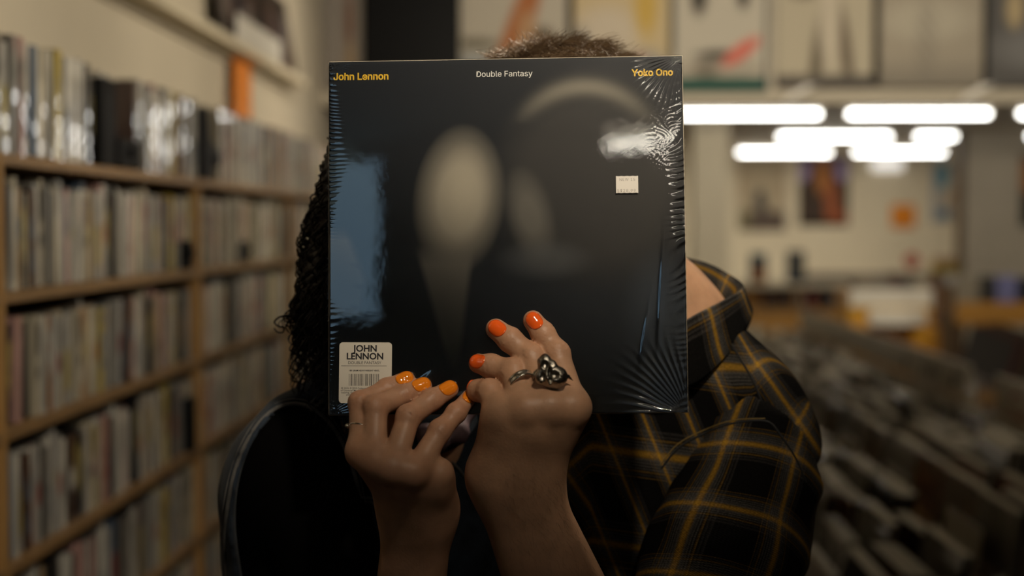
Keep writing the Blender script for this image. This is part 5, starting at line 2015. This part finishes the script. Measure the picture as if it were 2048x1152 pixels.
# ================================================================== the man
mn = TOW + V(0, 0, 0.25)
M_idx = Finger([P(1144, 814, 1.196), PA(1113, 708, 0.0145), PA(1086, 668, 0.0105), PA(1066, 641, 0.0095)], [0.0132, 0.0112, 0.0098, 0.0088], mn + V(0.1, 0, 0))
M_mid = Finger([P(1098, 816, 1.190), PA(1062, 715, 0.0170), PA(1020, 680, 0.0118), PA(992, 658, 0.0098)], [0.0130, 0.0112, 0.0101, 0.0091], mn + V(0.15, 0, 0.1))
M_rng = Finger([P(1050, 820, 1.188), PA(1026, 744, 0.0230), PA(982, 733, 0.0135), PA(957, 727, 0.0096)], [0.0126, 0.0112, 0.0098, 0.0086], mn + V(0.1, 0, 0.3))
M_pin = Finger([P(1006, 828, 1.194), PA(979, 784, 0.0270), PA(957, 782, 0.0170), PA(951, 783, 0.0100)], [0.0116, 0.0104, 0.0088, 0.0076], mn + V(-0.1, 0, 0.4))
M_fing = [M_idx, M_mid, M_rng, M_pin]
M_wrist = P(1029, 968, 1.228)
M_elb = P(1240, 1440, 1.27)
M_hold = P(1092, 1152, 1.244)
mth = Finger([P(1080, 930, 1.245), P(1112, 880, 1.272), P(1122, 845, 1.2785), P(1118, 805, 1.2665)], [0.0145, 0.0115, 0.0105, 0.0088], -TOW)
m_extra = [cap(P(1136, 826, 1.205), P(1078, 940, 1.232), 0.0125, 0.0155), cap(P(995, 840, 1.200), P(985, 930, 1.226), 0.0125, 0.0165), cap(P(1060, 860, 1.197), P(1030, 940, 1.222), 0.013, 0.016)]
M_hand = hand_sdf(M_fing, M_wrist, M_hold + (M_elb - M_hold) * 0.35, 0.0285, 0.0400, 0.0128, m_extra, cr * 0.94 + cu * -0.12, 0.02, 0.0011)
mtf = mth.sdf()
M_handf = lambda p: smin(M_hand(p), mtf(p), 0.006)
lo = np.min([q for f in M_fing for q in f.p] + [P(1000, 1240, 1.25)], axis=0) - 0.03
hi = np.max([q for f in M_fing for q in f.p] + [P(1200, 1240, 1.25)] + mth.p, axis=0) + 0.035
m_hand_surf = surf(M_handf, lo, hi, 0.0016)

M_hc = P(1130, 362, 1.415)
M_head, M_R = head_sdf(M_hc, V(-0.62, -0.72, -0.05), V(-0.12, 0, 1), 1.0, True)
M_neckb = P(1330, 660, 1.485)
m_neck = cap(M_hc + M_R @ np.array((0, -0.035, -0.08), np.float32), M_neckb, 0.056, 0.062)
M_chest = P(1270, 1020, 1.53)
M_shl = P(1518, 846, 1.455)
m_bust = union([m_neck, cap(P(1318, 600, 1.485), P(1490, 800, 1.470), 0.034), cap(P(1290, 640, 1.50), P(1040, 820, 1.56), 0.05), ell(P(1290, 800, 1.50), (0.12, 0.08, 0.09))], 0.045)
m_up = lambda p: smin(M_head(p), m_bust(p), 0.02)
m_bust_surf = surf(m_up, M_hc + [-0.20, -0.18, -0.38], M_hc + [0.26, 0.18, 0.15], 0.0042)
mx_, my_ = M_chest[0], M_chest[1] + 0.03
M_shr = P(1010, 850, 1.60)
m_low = union([ell(V(mx_, M_chest[1], 1.20), (0.15, 0.10, 0.23)), ell(V(mx_, my_, 0.94), (0.15, 0.105, 0.14)),
               cap(V(mx_ - 0.085, my_, 0.88), V(mx_ - 0.10, my_, 0.48), 0.082, 0.056), cap(V(mx_ - 0.10, my_, 0.48), V(mx_ - 0.10, my_ + 0.02, 0.07), 0.056, 0.038),
               cap(V(mx_ + 0.085, my_, 0.88), V(mx_ + 0.10, my_, 0.48), 0.082, 0.056), cap(V(mx_ + 0.10, my_, 0.48), V(mx_ + 0.10, my_ + 0.02, 0.07), 0.056, 0.038),
               cap(M_shl, M_elb, 0.046, 0.034), cap(M_elb, M_hold, 0.034, 0.028), cap(M_shr, M_shr + [-0.05, 0.12, -0.27], 0.048, 0.04), cap(M_shr + [-0.05, 0.12, -0.27], M_shr + [-0.12, 0.02, -0.50], 0.04, 0.028)], 0.04)
m_low_surf = surf(m_low, V(mx_ - 0.42, my_ - 0.36, 0.03), V(mx_ + 0.28, my_ + 0.30, 1.42), 0.011)
m_mskin = skin_mat('skin_man', (0.5, 0.3, 0.2), 0)
mj = [q for f in M_fing for q in f.p[:3]] + [f.p[-1] for f in M_fing]
man = obj('person', join_parts('person', [m_hand_surf, m_bust_surf, m_low_surf], (0.46, 0.262, 0.158), mj), m_mskin)
tag(man, 'person with tousled brown hair in black and yellow plaid shirt, wearing red-orange nail varnish', 'person')
m_rnail = mat('red_orange_varnish', (0.86, 0.115, 0.012), 0.14, coat=1.0)
nail(M_handf, M_idx, m_rnail, man, 0.74, -0.95, 0.62, tilt=-0.10)
nail(M_handf, M_mid, m_rnail, man, 0.74, -0.95, 0.62, tilt=-0.15)
nail(M_handf, M_rng, m_rnail, man, 0.74, -0.95, 0.66, tilt=-0.2)
nail(M_handf, M_pin, m_rnail, man, 0.74, -0.8, 0.62, tilt=0.0)
# band ring
rc = M_rng.p[0] * 0.20 + M_rng.p[1] * 0.80
rc = P(1043, 764, 1.202)
ax = M_rng.p[1] - M_rng.p[0] + V(-0.010, 0, 0.0)
rg = ring_band(rc, ax, 0.0112, 0.0062, 0.0014, chrome, man)
rg['label'] = 'wide grooved silver band'
# sculpted animal-skull ring
dark_silver = mat('oxidised_silver', (0.36, 0.33, 0.28), 0.25, metal=1.0, bump=0.5, bscale=420)
kc = P(1098, 748, 1.183)


def KP(px, py, d):
    return P(px, py, 1.183 + d)


sk = union([ell(KP(1110, 752, -0.002), (0.0105, 0.0085, 0.0088)), ell(KP(1090, 727, -0.001), (0.0058, 0.0060, 0.0075)), cap(KP(1083, 737, 0.0), KP(1082, 722, 0.001), 0.0028, 0.0024),
            cap(KP(1082, 722, 0.001), KP(1090, 714, 0.001), 0.0024, 0.0022), cap(KP(1090, 714, 0.001), KP(1097, 722, 0), 0.0022, 0.0024), ell(KP(1083, 754, -0.001), (0.0055, 0.005, 0.0068)), ell(KP(1104, 736, -0.004), (0.0045, 0.0045, 0.0062)),
            cap(KP(1104, 727, -0.004), KP(1112, 744, -0.006), 0.0026, 0.002), ell(KP(1117, 758, -0.003), (0.0065, 0.006, 0.0055)), cap(KP(1095, 765, 0), KP(1112, 768, 0), 0.004, 0.0045)], 0.0025)
holes = union([ell(KP(1090, 730, -0.007), (0.0030, 0.004, 0.0036)), ell(KP(1109, 750, -0.011), (0.0044, 0.004, 0.0036)), ell(KP(1085, 753, -0.007), (0.0024, 0.003, 0.0034)), ell(KP(1099, 745, -0.008), (0.0016, 0.003, 0.0045)), ell(KP(1101, 758, -0.008), (0.0014, 0.003, 0.005))], 0.001)
spike = cap(KP(1122, 752, -0.002), KP(1136, 753, 0.002), 0.0024, 0.0016)
spike2 = cap(KP(1136, 753, 0.002), KP(1146, 761, 0.003), 0.0016, 0.0004)
skf = lambda p: smin(smin(minus(sk, holes, 0.0012)(p), spike(p), 0.002), spike2(p), 0.001)
v, q = surf(skf, kc - 0.032, kc + 0.034, 0.00065)
rg2 = ring_band(P(1092, 752, 1.200), M_mid.p[1] - M_mid.p[0], 0.0114, 0.005, 0.0014, dark_silver, man)
rg2['label'] = 'silver ring carrying a sculpted skull'
obj('skull_ornament', mesh_np('skull_ornament', v, q, True), dark_silver, rg2)


# plaid flannel
def plaid(name, pu=0.070, pv=0.072, dim=1.0):
    m = mat(name, (0.01, 0.01, 0.01), 0.9, spec=0.04)
    N, L = nodes_of(m)
    b = N['Principled BSDF']
    at = N.new('ShaderNodeAttribute')
    at.attribute_name = 'cloth'
    nzd = N.new('ShaderNodeTexNoise')
    nzd.inputs['Scale'].default_value = 600
    nzd.inputs['Detail'].default_value = 2
    L.new(at.outputs['Vector'], nzd.inputs['Vector'])
    sp = N.new('ShaderNodeSeparateXYZ')
    L.new(at.outputs['Vector'], sp.inputs[0])
    outs = []

    def math_(op, a, c=None, v=None):
        n = N.new('ShaderNodeMath')
        n.operation = op
        L.new(a, n.inputs[0])
        if c is not None: L.new(c, n.inputs[1])
        if v is not None: n.inputs[1].default_value = v
        return n.outputs[0]
    for k, per in ((0, pu), (1, pv)):
        fr = math_('FRACT', math_('MULTIPLY', sp.outputs[k], v=1 / per))
        rp = N.new('ShaderNodeValToRGB')
        e = rp.color_ramp
        e.interpolation = 'LINEAR'
        bl, gr, gr2, ye, yd = (0.0022, 0.0020, 0.0019), (0.052, 0.048, 0.043), (0.022, 0.020, 0.019), (0.20, 0.108, 0.014), (0.09, 0.052, 0.012)
        st = [(0.0, bl), (0.24, bl), (0.247, yd), (0.256, bl), (0.285, gr2), (0.293, bl), (0.315, yd), (0.325, bl), (0.345, gr), (0.355, bl), (0.375, gr), (0.388, bl), (0.40, gr), (0.42, gr2), (0.44, gr), (0.462, yd), (0.48, ye), (0.515, ye), (0.535, yd), (0.55, gr), (0.575, gr2), (0.59, gr), (0.60, bl), (0.62, gr), (0.632, bl), (0.66, yd), (0.67, bl), (0.70, gr2), (0.71, bl), (0.745, gr2), (0.755, bl), (1.0, bl)]
        while len(e.elements) < len(st):
            e.elements.new(0.5)
        for el, (p_, c_) in zip(e.elements, st):
            el.position = p_
            el.color = (*[x * dim for x in c_], 1)
        L.new(fr, rp.inputs[0])
        outs.append(rp.outputs[0])
    add = N.new('ShaderNodeMix')
    add.data_type = 'RGBA'
    add.blend_type = 'ADD'
    add.inputs[0].default_value = 1.0
    L.new(outs[0], add.inputs[6])
    L.new(outs[1], add.inputs[7])
    # twill ribs break the colours into threads
    tw = N.new('ShaderNodeMath')
    tw.operation = 'ADD'
    L.new(sp.outputs[0], tw.inputs[0])
    L.new(sp.outputs[1], tw.inputs[1])
    sn = math_('SINE', math_('MULTIPLY', tw.outputs[0], v=2 * math.pi / 0.0021))
    mr = N.new('ShaderNodeMapRange')
    mr.inputs['From Min'].default_value = -1
    mr.inputs['To Min'].default_value = 0.45
    mr.inputs['To Max'].default_value = 1.25
    L.new(sn, mr.inputs['Value'])
    mm = math_('MULTIPLY', mr.outputs[0], nzd.outputs[0])
    mm = math_('MULTIPLY', mm, v=2.0)
    sc = N.new('ShaderNodeVectorMath')
    sc.operation = 'SCALE'
    L.new(add.outputs[2], sc.inputs[0])
    L.new(mm, sc.inputs['Scale'])
    L.new(sc.outputs[0], b.inputs['Base Color'])
    bp = N.new('ShaderNodeBump')
    bp.inputs['Strength'].default_value = 0.6
    bp.inputs['Distance'].default_value = 0.0007
    L.new(mm, bp.inputs['Height'])
    L.new(bp.outputs[0], b.inputs['Normal'])
    return m


def cloth_attr(me, uv):
    a = me.attributes.new('cloth', 'FLOAT_VECTOR', 'POINT')
    w = np.zeros((len(me.vertices), 3), np.float32)
    w[:, :2] = uv
    a.data.foreach_set('vector', w.ravel())


def body_uv(v, ang, origin, bend=0.0):
    """cloth coordinates of the shirt body: across and down the front, turned by ang"""
    a_, b_ = P(1345, 640, 1.49), P(1492, 800, 1.462)
    s_ = np.clip((v[:, 0] - a_[0]) / (b_[0] - a_[0]), -1.2, 1.0)
    zs, ys = a_[2] + s_ * (b_[2] - a_[2]), a_[1] + s_ * (b_[1] - a_[1])
    h = v[:, 2] - zs
    ph = np.arctan2(np.maximum(h, 0), -(v[:, 1] - ys) + 1e-6)
    z = np.where(h > 0, 0.05 * ph, h) + 0.10
    x = (v[:, 0] - origin[0]) * 1.15
    c, s_ = math.cos(ang), math.sin(ang)
    return np.stack([x * c + z * s_ + bend * x * z, -x * s_ + z * c], 1)


m_plaid = plaid('plaid_flannel')
m_shirt = union([cap(P(1345, 660, 1.49), P(1492, 818, 1.462), 0.048, 0.048), cap(P(1492, 818, 1.462), P(1532, 890, 1.462), 0.048, 0.052), cap(P(1300, 690, 1.51), P(1030, 830, 1.57), 0.056, 0.055), ell(P(1290, 930, 1.50), (0.155, 0.100, 0.17)),
                 ell(V(mx_, M_chest[1] + 0.01, 1.16), (0.168, 0.122, 0.25)), ell(V(mx_, my_, 0.98), (0.165, 0.122, 0.16))], 0.045)
m_neckcut = ell(P(1330, 625, 1.44), (0.052, 0.085, 0.050))
fold_ = lambda p: wrinkle(p, 0.4, 46, 0.0022) + wrinkle(p, 2.2, 85, 0.0009)
shirt_f = minus(lambda p: m_shirt(p) + fold_(p), m_neckcut, 0.006)
v, q = surf(shirt_f, V(mx_ - 0.30, M_chest[1] - 0.19, 0.83), V(mx_ + 0.30, M_chest[1] + 0.20, 1.50), 0.0046)
me = mesh_np('plaid_shirt', v, q, True)
cloth_attr(me, body_uv(v, math.radians(40), P(1267, 873, 1.43) + V(0.035 * 0.77, 0, 0.035 * 0.64)))
shirt = obj('plaid_shirt', me, m_plaid, man)
shirt['label'] = 'black flannel shirt with yellow and grey plaid stripes'

# sleeve: cylindrical cloth coordinates round the upper arm
s_top, s_el = P(1512, 862, 1.448), P(1330, 1400, 1.285)
sl_f = union([cap(P(1508, 880, 1.440), P(1430, 1120, 1.372), 0.0625, 0.060), cap(P(1430, 1120, 1.372), M_elb + cr * 0.02, 0.060, 0.052), cap(P(1548, 960, 1.452), P(1530, 1100, 1.42), 0.045, 0.045)], 0.04)
sl_ff = lambda p: sl_f(p) + wrinkle(p, 1.3, 55, 0.0022) + wrinkle(p, 3.0, 100, 0.0010)
# the sleeve stops at the armhole seam
pl_n = (P(1400, 1040, 1.37) - P(1505, 862, 1.45))
pl_n /= np.linalg.norm(pl_n)
sl_cut = lambda p: np.maximum(sl_ff(p), -((p - P(1470, 842, 1.42).astype(np.float32)) @ pl_n.astype(np.float32)) - 0.012)
lo_ = np.minimum(P(1200, 1500, 1.3), s_el) - [0.1, 0.16, 0.02]
v, q = surf(sl_cut, V(lo_[0], 1.08, 1.02), V(s_top[0] + 0.12, 1.58, 1.44), 0.0042)
axd = P(1405, 1020, 1.39) - P(1480, 812, 1.44)
axd /= np.linalg.norm(axd)
d = v - P(1459, 871, 1.38)
t = d @ axd
e1 = np.cross(axd, cf)
e1 /= np.linalg.norm(e1)
e2 = np.cross(axd, e1)
axc = (v - s_top) - np.outer((v - s_top) @ axd, axd)
phi = np.arctan2(axc @ e1, -(axc @ cf))
a_ref = (P(1459, 871, 1.385) - s_top)
a_ref = a_ref - (a_ref @ axd) * axd
ph0 = math.atan2(a_ref @ e1, -(a_ref @ cf))
me = mesh_np('sleeve', v, q, True)
cloth_attr(me, np.stack([(phi - ph0) * 0.060 + 0.035, t + 0.036 + 0.012 * np.sin(phi * 1.3)], 1))
slv = obj('sleeve', me, m_plaid, shirt)
# far sleeve, behind the couple
sr = union([cap(M_shr, M_shr + [-0.05, 0.12, -0.27], 0.062, 0.056), cap(M_shr + [-0.05, 0.12, -0.27], M_shr + [-0.085, 0.09, -0.36], 0.055, 0.05)], 0.03)
v, q = surf(sr, M_shr + [-0.22, -0.10, -0.45], M_shr + [0.10, 0.22, 0.08], 0.008)
me = mesh_np('sleeve', v, q, True)
cloth_attr(me, np.stack([v[:, 0] - v[:, 1], v[:, 2]], 1))
obj('sleeve', me, m_plaid, shirt)
# shirt collar
fold = [P(1392, 524, 1.545), P(1455, 552, 1.525), P(1484, 578, 1.490), P(1450, 602, 1.452), P(1385, 636, 1.415), P(1300, 690, 1.395), P(1225, 660, 1.43), P(1215, 580, 1.50), P(1280, 512, 1.565)]
outer = [P(1440, 600, 1.565), P(1494, 610, 1.525), P(1500, 643, 1.484), P(1455, 712, 1.420), P(1380, 775, 1.385), P(1290, 775, 1.375), P(1180, 720, 1.42), P(1160, 620, 1.52), P(1290, 590, 1.595)]
inner = [P(1385, 570, 1.53), P(1425, 600, 1.505), P(1440, 632, 1.480), P(1415, 660, 1.452), P(1370, 690, 1.428), P(1310, 710, 1.415), P(1250, 690, 1.44), P(1235, 620, 1.49), P(1290, 560, 1.545)]
col_o = collar('collar', fold, outer, inner, m_plaid, shirt, 0.0030, 10)
vv_ = np.array([x.co[:] for x in col_o.data.vertices])
k_ = len(vv_) // 8
ringpos = np.tile(np.arange(k_) / k_ * 0.50, 8)
rowpos = np.repeat([0, 0.015, 0.028, 0.030, 0.032, 0.042, 0.054, 0.068], k_)
cloth_attr(col_o.data, np.stack([ringpos - 0.165 + 0.55 * rowpos + 0.035 + 0.09, rowpos + 0.012], 1))
# shoulder yoke laid over the shoulder, with its own run of stripes
m_dark_seam = mat('dark_seam', (0.004, 0.004, 0.004), 0.9)
sh0 = lambda p: m_shirt(p) + fold_(p)


def patch_on(f, left, right, n, k, name, m, parent, uvfn, lift=0.002):
    Lp, Rp = catmull(left, n), catmull(right, n)
    s_ = np.linspace(0, 1, k)
    g = Lp[:, None, :] * (1 - s_[None, :, None]) + Rp[:, None, :] * s_[None, :, None]
    w, ok = march(f, g[..., 0].ravel(), g[..., 1].ravel(), 1.15, 1.62)
    w = w + TOW * lift
    A, B = g.shape[0], k
    i, j = np.meshgrid(np.arange(A - 1), np.arange(B - 1), indexing='ij')
    a = (i * B + j).ravel()
    q = np.stack([a, a + 1, a + B + 1, a + B], 1)
    q = q[ok[q].all(1)]
    me = mesh_np(name, w, q[:, ::-1], True)
    cloth_attr(me, uvfn(g, A, B))
    o = obj(name, me, m, parent)
    md = o.modifiers.new('thickness', 'SOLIDIFY')
    md.thickness = 0.0012
    md.offset = -1
    return o


yl = [(1452, 668), (1480, 712), (1512, 768), (1530, 812), (1542, 848), (1580, 900)]
yr = [(1503, 655), (1533, 690), (1572, 738), (1600, 788), (1618, 838), (1630, 885)]


def yuv(g, A, B):
    s_ = np.tile(np.linspace(0, 1, B), A)
    t = np.repeat(np.linspace(0, 1, A), B)
    return np.stack([s_ * 0.046 + 0.020 + 0.012 * t, t * 0.155 + 0.045 + 0.03 * s_], 1)


seam_on(sh0, [(1448, 664), (1476, 710), (1508, 766), (1526, 812), (1538, 848)], m_dark_seam, shirt, 'yoke_seam', 0.0011, 8)
allf = lambda p: np.minimum(sh0(p), sl_cut(p))
seam_on(allf, [(1323, 936), (1360, 893), (1420, 862), (1470, 846), (1533, 843), (1562, 872), (1592, 918), (1612, 965)], m_dark_seam, shirt, 'armhole_seam', 0.0011, 8)
seam_on(allf, [(1320, 930), (1357, 887), (1418, 856), (1470, 840), (1530, 837)], mat('yellow_stitch', (0.12, 0.075, 0.012), 0.8), shirt, 'stitch_line', 0.0006, 8)
trousers(man, mx_, my_, 0.94, 0.165, mat('dark_jeans', (0.012, 0.014, 0.02), 0.8), 1.05, 0.10)

# tousled brown hair
m_hair_m = mat('brown_hair', (0.16, 0.105, 0.06), 0.38, spec=0.5)
sc_f = minus(ell(M_hc + M_R @ np.array((0, -0.020, 0.042), np.float32), (0.083, 0.101, 0.092), M_R), ell(M_hc + M_R @ np.array((0, 0.09, -0.045), np.float32), (0.075, 0.075, 0.085), M_R), 0.015)
hv, hq = surf(sc_f, M_hc - 0.16, M_hc + 0.17, 0.005)
loc = (hv - M_hc) @ M_R
keep = loc[:, 2] > -0.045
rs = np.random.default_rng(21)
cand = np.where(loc[:, 2] > -0.02)[0]
w_ = 0.25 + np.clip((hv[cand, 2] - (M_hc[2] + 0.03)) / 0.06, 0, 1) * 3
pick = rs.choice(cand, 5200, p=w_ / w_.sum())
paths = []
ctr = M_hc + M_R @ np.array((0, -0.02, 0.03), np.float32)
for i in pick:
    p0 = hv[i]
    n = p0 - ctr
    n /= np.linalg.norm(n)
    top = max(0.0, n[2])
    # comb: forward and sideways from the crown, with clumps
    cl = np.sin(p0[0] * 230) * 0.5 + np.sin(p0[1] * 190 + 1) * 0.5
    comb = V(0.55 + 0.35 * cl, -0.75, -0.05) if p0[0] > M_hc[0] - 0.055 else V(-0.5 + 0.3 * cl, -0.5, 0.25)
    comb = comb - n * (comb @ n)
    comb /= np.linalg.norm(comb) + 1e-9
    L_ = rs.uniform(0.026, 0.044) * (0.25 + 0.85 * top)
    t = np.linspace(0, 1, 7)
    lift = 0.42 if p0[0] > M_hc[0] - 0.055 else 0.75
    curl = rs.normal(0, 0.004, 3)
    wav = np.outer(np.sin(t * rs.uniform(3, 7) + rs.uniform(0, 6)), curl) * t[:, None]
    pts = p0 - n * 0.003 + np.outer(t * L_ * lift * (1.0 - 0.45 * t), n) + np.outer(t * t * L_ * 0.9, comb) + wav
    paths.append((pts, 0.00042 * (1.15 - 0.85 * t)))
# a few flyaway strands over the forehead side
for k in range(560):
    a = rs.uniform(985, 1110)
    b = 112 - (16 + 40 * math.exp(-((a - 1072) / 38) ** 2)) * min(1, (a - 970) / 50) * rs.uniform(0.35, 1.0)
    p0 = P(a + rs.uniform(-10, 25), 118, 1.42)
    p1 = P(a + rs.normal(0, 12), b + rs.normal(0, 5), 1.415 + rs.normal(0, 0.015))
    t = np.linspace(0, 1, 12)
    side = cr * rs.normal(0, 0.008) + cu * rs.normal(0, 0.003)
    pts = p0 + np.outer(t, p1 - p0) + np.outer(np.sin(t * rs.uniform(2.5, 6.0)), side)
    paths.append((pts, 0.00045 * (1.1 - 0.85 * t)))
tv, tq = tubes(paths, 3)
hq = hq[keep[hq].all(1)]
o = obj('hair', mesh_np('hair', np.concatenate([hv, tv]), np.concatenate([hq, tq + len(hv)]), True), m_hair_m, man)
o['label'] = 'short tousled brown hair'
# fine hair on the forearm
paths = []
for k in range(300):
    s_ = rs.uniform(0.05, 0.95)
    px, py = 1000 + rs.uniform(0, 190), 930 + s_ * 230
    w, ok = march(M_handf, px, py, 1.1, 1.33)
    if not ok[0]: continue
    p0 = w[0]
    L_ = rs.uniform(0.006, 0.012)
    dr = cr * (0.35 + rs.normal(0, 0.35)) + cu * -0.7 + TOW * 0.25
    t = np.linspace(0, 1, 4)
    pts = p0 + np.outer(t * L_, dr / np.linalg.norm(dr)) + np.outer(t * t * L_ * 0.3, -TOW)
    paths.append((pts, 0.00006 * (1.1 - 0.8 * t)))
if paths:
    tv, tq = tubes(paths, 3)
    obj('arm_hair', mesh_np('arm_hair', tv, tq, True), mat('dark_arm_hair', (0.11, 0.065, 0.04), 0.5), man)

bpy.context.view_layer.update()
